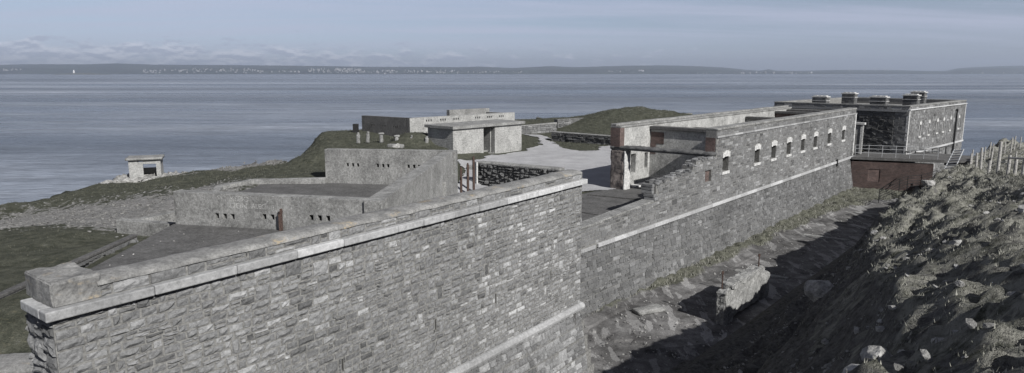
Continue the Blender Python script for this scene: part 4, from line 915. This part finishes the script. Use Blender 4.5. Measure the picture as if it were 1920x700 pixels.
# low concrete trench walls at the left of the emplacement
lw = thing('concrete_trench_wall', -14.3, 25.6, 0, 'low bent concrete wall just left of the slotted emplacement wall', 'wall')
mb = MB(); P_ = (-15.57, 25.59); d_, l_ = unit(P_, (-13.18, 24.94)); n_ = (d_[1], -d_[0]); mb.box(P_, d_, 0, l_, n_, -.4, 0, -.2, [1.3, 1.28]); mb.build('front_section', MAT['conc'], lw, bevel=.015)
mb = MB(); P_ = (-14.75, 28.6); d_, l_ = unit(P_, (-12.6, 24.6)); mb.box((-14.9, 25.7), unit((-14.9, 25.7), (-13.4, 28.4))[0], .2, 3.1, (-.87, .48), -.0, .35, -.2, [1.25, 1.3]); mb.build('rear_section', MAT['conc'], lw, bevel=.015)
mb = MB(); mb.prism([(-13.15, 24.9), (-12.6, 24.75), (-12.5, 25.3), (-13.0, 25.4)], .1, .95); mb.build('dark_gap_block', MAT['black'], lw)  # black block painted in for the dark opening between the walls

# stone lined trench wall
TW = [(-13.35, 23.1), (-13.2, 16.4), (-13.1, 10.)]
tw = thing('trench_wall', -13, 17, 0, 'dark stone trench wall with flat coping running down the left edge of the apron', 'wall')
mbc = MB(); mbs = MB(); mbb = MB()
for i in range(2):
    d_, l_ = unit(TW[i+1], TW[i]); n_ = (d_[1], -d_[0])
    mbb.box(TW[i+1], d_, 0, l_, n_, -.22, 0, -.6, 1.26+.002*i); mbc.box(TW[i+1], d_, 0, l_, n_, -.2, .03, 1.264+.002*i, 1.35+.002*i)
    stones(mbs, TW[i+1], d_, n_, 0, l_, -.5, 1.25, g=.15, relief=(.02, .12), seed=81+i, joint=.04, fine=True)
mbb.build('core', MAT['mortar_dark'], tw); mbs.build('facing', MAT['dark_stone'], tw, tonea=True); mbc.build('coping', MAT['conc_dark'], tw, bevel=.015)
mb = MB(); mb.prism([(-13.4, 23.2), (-12.2, 23.6), (-11.9, 18.2), (-9.4, 15.3), (-7.1, 11), (-6.9, 9.6), (-13.2, 7.)], -.6, .42)
tag(mb.build('trench_floor', MAT['ground']), kind='structure')
# stub wall at the lower left
sw = thing('stub_wall', -10.7, 13.2, -.5, 'low rubble stone wall with rounded coping meeting the left end of the rampart', 'wall')
s0_, s1_ = (-13.0, 12.75), (-8.4, 13.5); d_, l_ = unit(s0_, s1_); n_ = (d_[1], -d_[0])
mb = MB(); mb.box(s0_, d_, 0, l_, n_, -.8, 0, -3., .76); mb.build('core', MAT['mortar_dark'], sw)
mb = MB(); stones(mb, s0_, d_, n_, 0, l_, -.8, .75, g=.13, relief=(.02, .06), fine=True, seed=91); mb.build('facing', MAT['near'], sw, tonea=True)
lump('coping', s0_, d_, n_, 0, l_, -.86, .06, .76, .92, MAT['cap'], sw, amp=.04, cells=(50, 6, 3), rad=.09, seed=12)

# ================= iron gate posts and rough wall =================
for i, (x_, y_, z0_, z1_, lab) in enumerate(((-3.12, 40.3, -.6, 1.36, 'shortest rusted iron post, leftmost of the three beside the concrete wall end'), (-2.72, 40.6, -.6, 1.55, 'middle rusted iron post between the concrete wall end and the rough stone wall'), (-2.38, 40.9, -.6, 1.93, 'tallest rusted iron post, nearest the rough dark stone wall'))):
    p_ = thing('iron_gate_post', x_, y_, z0_, lab, 'post', 'rusted gate posts')
    mb = MB(); mb.abox(x_, y_, z0_, z1_-.1, .13, .13, .3); mb.abox(x_, y_, z1_-.1, z1_, .08, .07, .3); mb.build('shaft', MAT['rust'], p_); mb = MB(); mb.abox(x_, y_-.08, z1_-.75, z1_-.6, .05, .12, .3); mb.build('hinge', MAT['rust'], p_)
mb = MB(); mb.prism([(-3.2, 47.5), (-1.9, 47.7), (-1.9, 48.1), (-3.2, 47.9)], -.2, .4); tag(mb.build('concrete_kerb', MAT['conc'], bevel=.02), 'short low concrete kerb on the gravel behind the rusted posts', 'kerb')
rw = thing('rough_stone_wall', .8, 41, -.6, 'low wall of rough dark boulders with a flat top beside the rusted gate posts', 'wall')
R1, R2 = (-2.25, 42.8), (2.9, 39.55); d_, l_ = unit(R1, R2); n_ = (d_[1], -d_[0])
mb = MB(); mb.box(R1, d_, 0, l_, n_, -.55, -.02, -.9, [1.28, 1.33]); mb.build('core', MAT['mortar_dark'], rw)
mb = MB(); stones(mb, R1, d_, n_, -.05, l_, -.8, 1.28, g=.16, relief=(.05, .24), fine=True, seed=101, joint=.05, sizes=((2, 4), (1, 2)), jitter=.03)
stones(mb, (R1[0], R1[1]+.0), (-n_[0], -n_[1]), (-d_[0], -d_[1]), 0, .5, -.8, 1.28, g=.16, relief=(.03, .12), seed=102); mb.build('boulder_facing', MAT['dark_stone'], rw, tonea=True)
lump('coping', R1, d_, n_, -.05, l_, -.62, .06, 1.2, 1.36, MAT['conc'], rw, amp=.05, cells=(46, 6, 2), rad=.06, seed=17)
mb = MB(); mb.abox(-2.3, 42.55, -.6, 1.35, .1, .25, .5); mb.build('end_slab', MAT['pale'], rw)

# ================= pillbox shelter with wide doorway =================
K1, K2 = (-4.82, 54.39), (.875, 60.48); kd, kl = unit(K1, K2); kn = (kd[1], -kd[0]); kw = (-kn[0], -kn[1])
k = thing('concrete_bunker', -3, 58, 0, 'pale flat roofed concrete bunker with a dark doorway at the edge of the gravel yard', 'bunker')
mb = MB(); mb.box(K1, kd, 0, 3.5, kn, -.5, 0, -.4, 2.45); mb.box(K1, kd, 4.88, kl, kn, -.5, 0, -.4, 2.45)
mb.box(K1, kw, .5, 3.2, (-kd[0], -kd[1]), -.45, -.0, -.4, 2.45); mb.box(K1, kd, kl-.45, kl, kn, -3.2, -.5, -.4, 2.45); mb.build('walls', MAT['conc_light'], k, uv=True, bevel=.02)
mb = MB(); mb.box(K1, kd, .45, kl-.45, kn, -3.2, -3.0, -.4, 2.45); mb.build('back_wall', MAT['conc_dark'], k, uv=True)  # darker concrete than the other walls paints shade into the doorway
mb = MB(); mb.box(K1, kd, 4.8, 4.88, kn, -1.5, -.5, -.1, 2.45); mb.build('inner_wall', MAT['conc_light'], k, uv=True)
mb = MB(); mb.box(K1, kd, 3.85, 4.1, kn, -1.9, -1.7, .28, 1.3); mb.build('blast_screen', MAT['conc_light'], k)
mb = MB(); mb.box(K1, kd, 3.505, 4.875, kn, -.8, -.1, -.2, .12); mb.box(K1, kd, 3.71, 4.78, kn, -2.7, -.8, -.2, .28); mb.build('steps', MAT['conc'], k, uv=True)
mb = MB(); mb.box(K1, kd, -.2, kl+.25, kn, -3.4, .22, 2.453, 2.70); mb.build('roof_slab', MAT['conc'], k, uv=True, bevel=.02)

# ================= upper emplacement =================
u = thing('upper_emplacement', -8, 66, .8, 'long two-faced concrete emplacement on the grassy mound behind the flat roofed bunker', 'gun emplacement')
Q0, Q1, Q2 = (-15.02, 66.81), (-9.62, 62.84), (.29, 72.29)
ad, al = unit(Q0, Q1); an_ = (ad[1], -ad[0]); cd, cl = unit(Q1, Q2); cn = (cd[1], -cd[0])
ls = [(s_, s_+.13, 1.8, 2.0, .2) for g0 in (1.29, 2.85, 4.42) for s_ in (g0, g0+.25, g0+.5)]
mb = MB(); body(mb, Q0, ad, an_, 0, al, -.3, 2.8, .5, holes=ls+[(6.2, 6.34, 1.86, 2.801, .35)]); mb.build('left_face', MAT['conc_dark'], u, uv=True)  # dark concrete puts this face's shade into its colour, beside the pale sunlit face
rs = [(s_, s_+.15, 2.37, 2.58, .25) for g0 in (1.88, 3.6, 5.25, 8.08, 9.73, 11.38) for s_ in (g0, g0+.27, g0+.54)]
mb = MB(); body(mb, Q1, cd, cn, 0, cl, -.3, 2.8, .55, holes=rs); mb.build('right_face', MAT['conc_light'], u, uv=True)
mb = MB(); mb.box(Q1, cd, 8.0, cl+.0, cn, -4.6, -4.1, -.3, 3.1); mb.box(Q1, cd, cl-.5, cl-.003, cn, -4.1, -.55, -.3, 2.7); mb.build('rear_wall', MAT['conc'], u, uv=True)
mb = MB(); mb.box(Q0, ad, -.02, .5, an_, -7, -.5, -.3, 2.2); mb.build('side_wall', MAT['conc'], u, uv=True)
mb = MB(); mb.prism([(-14.9, 67.2), (-9.6, 63.4), (0, 72.2), (-4, 76.5), (-12, 73)], .2, .9); mb.build('floor', MAT['conc_dark'], u)
mb = MB(); mb.abox(-15.2, 64.9, .8, 2.1, .55, .8, .2); tag(mb.build('dark_hatch', MAT['black'], u))
pil = [(-12.95, 56, 1.45, .75), (-12.13, 56, 1.5, .78), (-11.0, 56, 1.5, .72), (-9.7, 56, 1.25, .78), (-8.46, 56, 1.15, .85), (-7.17, 56, 1.2, .72)]
pl_lab = ['leaning worn concrete stub pillar, leftmost on the grass in front of the upper emplacement', 'concrete stub pillar with a pointed top, second from left on the mound', 'concrete stub pillar with a wide square head, third from left on the mound', 'stout concrete stub pillar with a flat cap, fourth from left on the mound', 'slender concrete stub pillar before the corner of the upper emplacement', 'isolated concrete stub pillar nearest the bunker roof']
for i, (x_, y_, z_, h_) in enumerate(pil):
    p_ = thing('stub_pillar', x_, y_, z_-.3, pl_lab[i], 'pillar', 'stub pillars on the mound')
    w_ = .3 if i != 4 else .22
    lump('shaft', (x_, y_), (1, 0), (0, 1), -w_/2, w_/2, -w_/2, w_/2, z_-.3, z_+h_*.62, MAT['conc'], p_, amp=.05, cells=(4, 4, 8), seed=20+i)
    if i in (2, 3): lump('head', (x_, y_), (1, 0), (0, 1), -.24, .24, -.18, .18, z_+h_*.58, z_+h_*.78, MAT['conc'], p_, amp=.04, cells=(4, 4, 3), seed=40+i)
    else: lump('broken_tip', (x_+.03, y_), (1, 0), (0, 1), -w_*.35, w_*.3, -w_*.3, w_*.3, z_+h_*.6, z_+h_*.82, MAT['conc'], p_, amp=.05, cells=(3, 3, 4), seed=60+i)
sl2 = lump('fallen_slab', (-9.2, 52.8), (.95, -.3), (.3, .95), -.8, .6, -.15, .25, 1.1, 1.42, MAT['conc'], None, amp=.05, cells=(8, 4, 3), seed=77); tag(sl2, 'flat fallen concrete slab lying on the grass below the stub pillars', 'slab')

# ================= far stone walls in the yard =================
def stonewall(name, label, pts, z0_, tops, thick, g_, seed, mat='rough', rel=(.02, .08), cop=True):
    t_ = thing(name, pts[0][0], pts[0][1], z0_, label, 'wall'); c1 = MB(); c2 = MB(); c3 = MB()
    for i in range(len(pts)-1):
        d_, l_ = unit(pts[i], pts[i+1]); n_ = (d_[1], -d_[0])
        c1.box(pts[i], d_, 0, l_, n_, -thick, 0, z0_, [tops[i], tops[i+1]])
        stones(c2, pts[i], d_, n_, 0, l_, z0_, min(tops[i], tops[i+1]), g=g_, relief=rel, seed=seed+i, joint=.03)
        if cop: c3.box(pts[i], d_, -.02, l_+.02, n_, -thick-.04, .06, min(tops[i], tops[i+1])+.003, [tops[i]+.09, tops[i+1]+.09])
    c1.build('core', MAT['mortar_dark'], t_); c2.build('facing', MAT[mat], t_, tonea=True)
    if cop: c3.build('coping', MAT['conc'], t_, bevel=.03)
    return t_
stonewall('dry_stone_wall', 'low dark dry stone wall along the foot of the round grassy mound', [(4.15, 69.6), (9.9, 64.6), (16, 60.5)], -.3, [.88, .86, .85], .6, .13, 111, 'dark_stone', (.03, .16))
stonewall('yard_wall', 'pale coursed stone wall closing the far end of the gravel path', [(-2, 74.6), (1.5, 76.2), (5.3, 79.5)], -.4, [1.05, 1.0, 1.1], .5, .12, 121, 'fort')
stonewall('raised_wall', 'higher pale stone wall half buried in the left side of the round mound', [(5.6, 82.3), (10.5, 86.2)], -.4, [1.35, 1.35], .6, .12, 131, 'fort', cop=False)
mb = MB(); mb.abox(10.4, 86.3, 1.2, 1.55, 1.2, .5, .6); tag(mb.build('timber_sleeper', MAT['iron']), 'dark timber lying on the end of the raised stone wall', 'timber')
mb = MB(); mb.prism([(17.5, 82), (24, 89), (23.7, 89.4), (17.2, 82.4)], -1, 1.75); tag(mb.build('path_wall', MAT['conc'], bevel=.03), 'thin pale kerb wall beyond the barracks below the grassy mound', 'wall')
# ================= lookout hut on the cliff =================
h = thing('lookout_hut', -35, 62, -2.9, 'small ruined white brick lookout hut with a flat roof at the cliff edge', 'hut')
H1, H2 = (-36.0, 62.), (-33.5, 63.); hd, hl = unit(H1, H2); hn = (hd[1], -hd[0])
mb = MB(); body(mb, H1, hd, hn, 0, hl, -3.4, -1.15, .2, holes=[(1.2, 2.3, -2.72, -1.5), (.75, 1.2, -1.3, -1.17)]); mb.box(H1, hd, 0, .2, hn, -2.1, -.2, -3.4, -1.75); mb.box(H1, hd, hl-.2, hl, hn, -2.1, -.2, -3.4, -1.15)
body(mb, (H1[0]-hn[0]*1.9, H1[1]-hn[1]*1.9), hd, hn, .2, hl-.2, -3.4, -1.15, .2, holes=[(.6, 2.2, -2.1, -1.45)]); mb.build('walls', MAT['conc_light'], h, uv=True, bevel=.015)
for o_ in (-.6, -2.1):
    mb = MB(); mb.box(H1, hd, .02, .18, hn, o_, o_+.3, -1.75, -1.1); mb.build('corner_pier', MAT['conc_light'], h)
lump('roof_slab', H1, hd, hn, -.25, hl+.2, -2.3, .25, -1.1, -.88, MAT['conc'], h, amp=.06, cells=(14, 10, 2), seed=88)
lump('plinth', H1, hd, hn, -1.5, hl+2.3, -2.8, 1.1, -4.6, -2.85, MAT['rock'], h, amp=.6, cells=(26, 20, 8), rad=.5, seed=89)

# ================= fence posts =================
def U3(px, py, Y_):
    u_ = (px-960)/1250; v_ = (350-py)/1250; p_ = math.atan(213/1250); yy_ = math.cos(p_)+v_*math.sin(p_); k_ = -math.sin(p_)+v_*math.cos(p_)
    return u_*Y_/yy_, Y_, CAMH+k_*Y_/yy_
FP_ = [((px_-960)/1237*D_, D_, h_, le_) for px_, D_, h_, le_ in ((1829.5, 42, 1.25, -.05), (1838, 41, 1.35, -.06), (1853, 38, 1.2, .03), (1870.5, 33, 1.6, .0), (1889.5, 31.5, 1.0, .02), (1903, 31, .9, .0), (1918.5, 30, 1.0, .0))]
F2_ = [(33.0, 47.5, 1.25, .02), (34.6, 48.5, 1.2, 0), (36.0, 50, 1.3, .04), (37.7, 52, 1.2, 0), (39., 52.5, 1.3, -.02), (40.6, 54, 1.25, .03), (42., 55.5, 1.3, 0), (43.6, 57, 1.2, .02), (45, 58, 1.3, 0)]
F3_ = [(31.2, 45, 1.15, 0), (30.4, 42, 1.2, .03), (31.6, 41.5, 1.2, -.02), (33., 42.5, 1.2, .04), (36.5, 47., 1.2, 0), (34.4, 43, 1.1, 0), (35.2, 44, 1.1, .05)]
from mathutils.bvhtree import BVHTree
def hz_at(x, y):
    o_, t_ = FR(x, y); return float(hill_z(np.array([o_]), np.array([t_]))[0])
for lst, lab, gi in ((FP_, 'nearest line of thick timber posts, joined by a low rail, at the right', 0), (F2_, 'farthest line of slim pale timber posts on the slope beyond the crest at right', 1), (F3_, 'middle scatter of thin pale timber posts just behind the nearest fence line', 2)):
    ft = thing('post_fence', lst[0][0], lst[0][1], hz_at(lst[0][0], lst[0][1]), lab, 'fence')
    for (x_, y_, h_, le) in lst:
        z_ = hz_at(x_, y_); r_ = .075 if gi == 0 else .05
        mp_ = MB(); mp_.tube((x_, y_, z_-.3), (x_+le, y_, z_+h_), r_, r_*.9, 8); mp_.build('post', MAT['timber'], ft)
    if gi != 3:
        mw = MB()
        for zf in (.35, .6, .85):
            for p0_, p1_ in zip(lst, lst[1:]):
                mw.tube((p0_[0], p0_[1], hz_at(p0_[0], p0_[1])+zf), (p1_[0], p1_[1], hz_at(p1_[0], p1_[1])+zf), .006, k=4)
        mw.build('wire', MAT['galv'], ft)
    if gi == 0:
        mw = MB(); a_, c_ = lst[4], lst[6]; mw.tube((a_[0], a_[1], hz_at(a_[0], a_[1])+.86), (c_[0], c_[1], hz_at(c_[0], c_[1])+.95), .045); mw.build('rail', MAT['timber'], ft)

# ================= ditch: broken concrete wall, slab, rubble =================
dr = thing('broken_concrete_wall', *W(4.9, 4.8), -3.2, 'crumbling concrete wall stump with two rusted bars standing in the ditch', 'ruin')
lump('stump', W(4.75, 2.6), ET, EO, 0, .8, -.02, .42, -3.25, -1.72, MAT['conc'], dr, amp=.12, cells=(14, 8, 24), rad=.08, seed=121, flat=True)
lump('wall_run', W(4.72, 3.35), ET, EO, 0, 3.3, -.03, .44, -2.95, -1.6, MAT['conc'], dr, amp=.09, cells=(50, 8, 20), rad=.07, seed=122, flat=True)
lump('crumbled_top', W(4.72, 3.2), ET, EO, 0, 3.5, -.06, .5, -1.72, -1.52, MAT['conc'], dr, amp=.10, cells=(56, 9, 4), rad=.12, seed=123, flat=True)
lump('tail_block', W(4.7, 6.6), ET, EO, 0, .8, 0, .5, -3.1, -1.9, MAT['conc'], dr, amp=.12, cells=(7, 5, 7), rad=.1, seed=124, flat=True)
for (o_, t_, z1_) in ((4.78, 3.05, -1.0), (4.98, 6.5, -.95)):
    mb = MB(); mb.tube((*W(o_, t_), -1.9), (*W(o_, t_), z1_), .03, .025, 6); mb.abox(*W(o_, t_), z1_-.12, z1_, .09, .05); mb.build('iron_bar', MAT['rust'], dr)
sb = lump('broken_slab', W(2.0, 2.1), (.9, .42), (-.42, .9), -.7, .7, -.3, .35, -3.12, -2.95, MAT['conc'], None, amp=.06, cells=(12, 6, 3), seed=131); tag(sb, 'flat broken concrete slab lying on the ditch floor left of the broken wall', 'slab')
mb = MB()
for (t_, o0_, o1_, hh_) in ((10.2, 2.4, 5, .05), (20.5, 2.6, 5.2, .05), (30, 3.2, 5.5, .06)):
    mb.prism([W(o0_, t_), W(o1_, t_+.3), W(o1_, t_+.62), W(o0_, t_+.35)], -3.15, -3.1+hh_)
tag(mb.build('floor_kerbs', MAT['conc'], bevel=.02), kind='structure')
# ================= rocks =================
def rockmesh(seed, sub=4, sq=(1, .75, .6)):
    bm = bmesh.new(); bmesh.ops.create_icosphere(bm, subdivisions=sub, radius=1)
    rr = np.random.default_rng(seed); pl_ = rr.normal(size=(11, 3)); pl_ /= np.linalg.norm(pl_, axis=1)[:, None]; dd_ = rr.uniform(.55, .9, 11)
    for v in bm.verts:
        p = np.array(v.co)
        for n_, d0 in zip(pl_, dd_):
            q = p@n_
            if q > d0: p = p-n_*(q-d0)
        p = p*(1+.16*float(fbm(p[0]*3+seed, p[1]*3+p[2]*3, seed, 5))); v.co = p*np.array(sq)
    me = bpy.data.meshes.new('boulder'); bm.to_mesh(me); bm.free(); me.materials.append(MAT['rock']); return me
RM = [rockmesh(s_, 4, sq_) for s_, sq_ in ((1, (1, .7, .5)), (2, (1, .8, .65)), (3, (1, .55, .6)), (4, (.9, .8, .45)), (5, (1, .65, .75)))]
rd = random.Random(77)
big = [(9.7, -.9, .7, 1, 'large pale angular rock catching the sun halfway up the shaded bank'), (9.6, 17.5, .5, 0, 'angular rock standing up near the top end of the shaded bank'), (14.1, -15.6, .2, 1, 'rounded pale boulder nearest the camera in the lower right corner')]
for (o_, t_, s_, mi, lab) in big:
    ob = bpy.data.objects.new('boulder', RM[mi]); C.objects.link(ob); x_, y_ = W(o_, t_); ob.location = (x_, y_, float(hill_z(np.array([o_]), np.array([t_]))[0])+.2*s_)
    ob.scale = (s_, s_, s_); ob.rotation_euler = (rd.uniform(-.3, .3), rd.uniform(-.3, .3), rd.uniform(0, 6)); tag(ob, lab, 'boulder')
n_b = 0
while n_b < 130:
    o_ = rd.uniform(8.2, 15.6); t_ = rd.uniform(-19, 22)
    x_, y_ = W(o_, t_)
    if y_ < 3 or x_ < 2 or float(fbm(o_*.35, t_*.25, 131, 2)) < -.05: continue
    s_ = rd.uniform(.06, .22)*(1.4 if rd.random() < .15 else 1)*(.65 if y_ < 10 else 1)
    ob = bpy.data.objects.new('boulder', RM[rd.randrange(5)]); C.objects.link(ob); ob.location = (x_, y_, hz_at(x_, y_)+s_*.05)
    ob.scale = (s_,)*3; ob.rotation_euler = (rd.uniform(-.4, .4), rd.uniform(-.4, .4), rd.uniform(0, 6))
    tag(ob, 'pale limestone rock half sunk in the turf of the right-hand bank', 'boulder', 'rocks in the bank'); n_b += 1
for (x_, y_, z_, s_, lab) in ((-38.2, 61., -4.1, 1.9, 'dark jagged rock outcrop at the cliff edge left of the hut'), (-17.9, 57.0, -.6, 1.1, 'rounded rock knob where the mound drops to the sea'), (-9.1, 52.1, 1.3, .38, 'small white rock on the grass above the emplacement wall')):
    ob = bpy.data.objects.new('boulder', RM[2]); C.objects.link(ob); ob.location = (x_, y_, z_); ob.scale = (s_,)*3; ob.rotation_euler = (.2, -.3, rd.uniform(0, 6)); tag(ob, lab, 'boulder')
def scatter_stones(name, pts, sizes, label, mats='rock'):
    base = []
    for s_ in range(6):
        bm = bmesh.new(); bmesh.ops.create_icosphere(bm, subdivisions=1, radius=1); rr = np.random.default_rng(s_+50)
        for v in bm.verts: v.co = Vector(np.array(v.co)*rr.uniform(.65, 1.15, 3)*np.array((1, .75, .55)))
        base.append((np.array([tuple(v.co) for v in bm.verts]), np.array([[v.index for v in f.verts] for f in bm.faces]))); bm.free()
    Vs = []; Fs = []; n0 = 0; rr = np.random.default_rng(9)
    for (x_, y_, z_), s_ in zip(pts, sizes):
        V_, F_ = base[rr.integers(6)]; a_ = rr.uniform(0, 6.28); c_, si_ = math.cos(a_), math.sin(a_); ti = rr.uniform(-.5, .5)
        q = V_*s_; q = np.stack([q[:, 0]*c_-q[:, 1]*si_, q[:, 0]*si_+q[:, 1]*c_, q[:, 2]+q[:, 0]*ti], -1)+np.array([x_, y_, z_])
        Vs.append(q); Fs.append(F_+n0); n0 += len(V_)
    V_ = np.concatenate(Vs); F_ = np.concatenate(Fs); me = bpy.data.meshes.new(name); me.from_pydata(V_.tolist(), [], F_.tolist()); me.materials.append(MAT[mats])
    ob = bpy.data.objects.new(name, me); C.objects.link(ob); return tag(ob, label, None, None, 'stuff')
ax_ = rng.uniform(-12, -4.5, 160); ay_ = rng.uniform(14, 23.5, 160); k_ = inpoly(ax_, ay_, [(-12.3, 23.6), (-11.8, 18.4), (-9.4, 15.6), (-4.4, 20), (-4.8, 21.8)]); ax_, ay_ = ax_[k_], ay_[k_]
scatter_stones('apron_debris', np.stack([ax_, ay_, np.full(len(ax_), 1.505)], -1), rng.uniform(.012, .045, len(ax_)), 'scattered chips lying on the dark concrete apron')
# loose stones: bank, rubble field, cliff rubble, ditch foot
o_ = rng.uniform(6.4, 16, 9000); t_ = rng.uniform(-20, 36, 9000); k_ = fbm(o_*.6, t_*.4, 131, 3)+rng.uniform(-.25, .25, 9000) > .12; o_, t_ = o_[k_], t_[k_]
x_ = O[0]+EO[0]*o_+ET[0]*t_; y_ = O[1]+EO[1]*o_+ET[1]*t_; k_ = (y_ > 2.5) & (x_ > 1.0); o_, t_, x_, y_ = o_[k_], t_[k_], x_[k_], y_[k_]; z_ = hill_z(o_, t_)
sz = rng.uniform(.02, .065, len(x_))*np.where(rng.random(len(x_)) < .12, 2., 1)
scatter_stones('bank_stones', np.stack([x_, y_, z_], -1), sz, 'small loose limestone pieces scattered over the bank')
x_ = rng.uniform(-38, -12, 13000); y_ = rng.uniform(24, 62, 13000); k_ = west_rocky(x_, y_)+rng.uniform(-.35, .2, 13000) > .3; x_, y_ = x_[k_], y_[k_]; z_ = ground_z(x_, y_)
scatter_stones('rubble', np.stack([x_, y_, z_], -1), rng.uniform(.03, .10, len(x_))*np.where(y_ > 50, 1.5, 1)*np.where(rng.random(len(x_)) < .06, 1.9, 1), 'grey rubble spread between the trench and the cliff edge', 'rubble')
o_ = rng.uniform(0.5, 5.5, 1500); t_ = rng.uniform(-8, 40, 1500); x_ = O[0]+EO[0]*o_+ET[0]*t_; y_ = O[1]+EO[1]*o_+ET[1]*t_
scatter_stones('ditch_stones', np.stack([x_, y_, np.full(1500, -3.1)], -1), rng.uniform(.015, .06, 1500), 'scattered stone chips on the ditch floor')
# ================= turf =================
def blades(name, x, y, z, h, w, label, mat, lean=.6):
    n_ = len(x); a_ = rng.uniform(0, 6.28, n_); dx = np.cos(a_)*w; dy = np.sin(a_)*w; b_ = rng.uniform(0, 6.28, n_); lx_ = np.cos(b_)*h*lean*rng.random(n_); ly_ = np.sin(b_)*h*lean*rng.random(n_)
    V_ = np.stack([np.stack([x-dx, y-dy, z-.02], -1), np.stack([x+dx, y+dy, z-.02], -1), np.stack([x+lx_, y+ly_, z+h], -1)], 1).reshape(-1, 3)
    me = bpy.data.meshes.new(name); me.vertices.add(len(V_)); me.vertices.foreach_set('co', V_.ravel().astype(np.float32)); me.loops.add(3*n_); me.loops.foreach_set('vertex_index', np.arange(3*n_, dtype=np.int32))
    me.polygons.add(n_); me.polygons.foreach_set('loop_start', np.arange(0, 3*n_, 3, dtype=np.int32)); me.polygons.foreach_set('loop_total', np.full(n_, 3, np.int32)); me.update(calc_edges=True); me.materials.append(mat)
    ob = bpy.data.objects.new(name, me); C.objects.link(ob); return tag(ob, label, None, None, 'stuff')
N = 170000; o_ = rng.uniform(7.5, 16.5, N); t_ = rng.uniform(-20, 44, N); cl_ = fbm(o_*1.6, t_*1.6, 141, 3); k_ = cl_+rng.uniform(-.3, .3, N) > -.02; o_, t_ = o_[k_], t_[k_]
x_ = O[0]+EO[0]*o_+ET[0]*t_; y_ = O[1]+EO[1]*o_+ET[1]*t_; k_ = (y_ > 2.5) & (x_ > .8) & (o_ > np.interp(t_, [-30, -14, -9, -1, 7, 14, 30], [15.2, 14, 12.9, 10.9, 9.3, 8.9, 9])-.3-rng.uniform(0, 1, len(x_))**6*5); o_, t_, x_, y_ = o_[k_], t_[k_], x_[k_], y_[k_]; z_ = hill_z(o_, t_)
n_ = len(x_); sc = np.clip(y_/14, .6, 1.8)
blades('bank_grass', x_, y_, z_, rng.uniform(.02, .075, n_)*sc, .006+.006*sc, 'rough dry turf covering the right-hand bank', MAT['straw'], 1.1)
N = 60000; o_ = rng.uniform(.4, 6, N); t_ = rng.uniform(-8, 41, N); wd = np.interp(t_, [-34, -6, 0, 4, 8, 14, 20, 28, 36, 42], [.2, .2, .5, .8, 1.2, 1.5, 1.5, 2.0, 3.4, 6])+fbm(t_*.6, o_*0+2, 61, 3)*.5
k_ = (o_ < wd+rng.uniform(-.6, .2, N)) & (fbm(o_*1.3, t_*1.3, 143, 3)+rng.uniform(-.3, .3, N) > -.15); o_, t_ = o_[k_], t_[k_]; n_ = len(o_)
blades('ditch_grass', O[0]+EO[0]*o_+ET[0]*t_, O[1]+EO[1]*o_+ET[1]*t_, np.full(n_, -3.02), rng.uniform(.05, .2, n_), .018, 'weedy turf growing along the foot of the scarp wall', MAT['straw'], 1.)
N = 90000; x_ = rng.uniform(-38, 24, N); y_ = rng.uniform(12, 95, N)
k_ = (west_rocky(x_, y_) < .25) & ~inpoly(x_, y_, YARD) & (coast_d(x_, y_) < -.2) & ((x_ < -13.6) | (y_ > 38.5)) & ((x_ < -3.8) | (y_ > 60)) & ~((x_ > -15.6) & (x_ < -3) & (y_ < 38.5))
fo, ftt = FR(x_, y_); k_ &= ~((fo > -6.6) & (ftt > 11)); k_ &= ~inpoly(x_, y_, [(-5, 54), (1, 60.6), (-1.5, 63), (-7.3, 56.8)]) & ~inpoly(x_, y_, [(-15.1, 66.7), (-9.6, 62.7), (.4, 72.3), (-4, 77), (-12, 74)])
k_ &= ~inpoly(x_, y_, [(-37.5, 61), (-33, 61.5), (-32.5, 67), (-38, 67)])
x_, y_ = x_[k_], y_[k_]; n_ = len(x_); z_ = ground_z(x_, y_)
blades('short_turf', x_, y_, z_, rng.uniform(.03, .10, n_)*np.clip(y_/35, .5, 1.8), .02, 'short green turf on the cliff top and mounds', MAT['grass'], 1.)
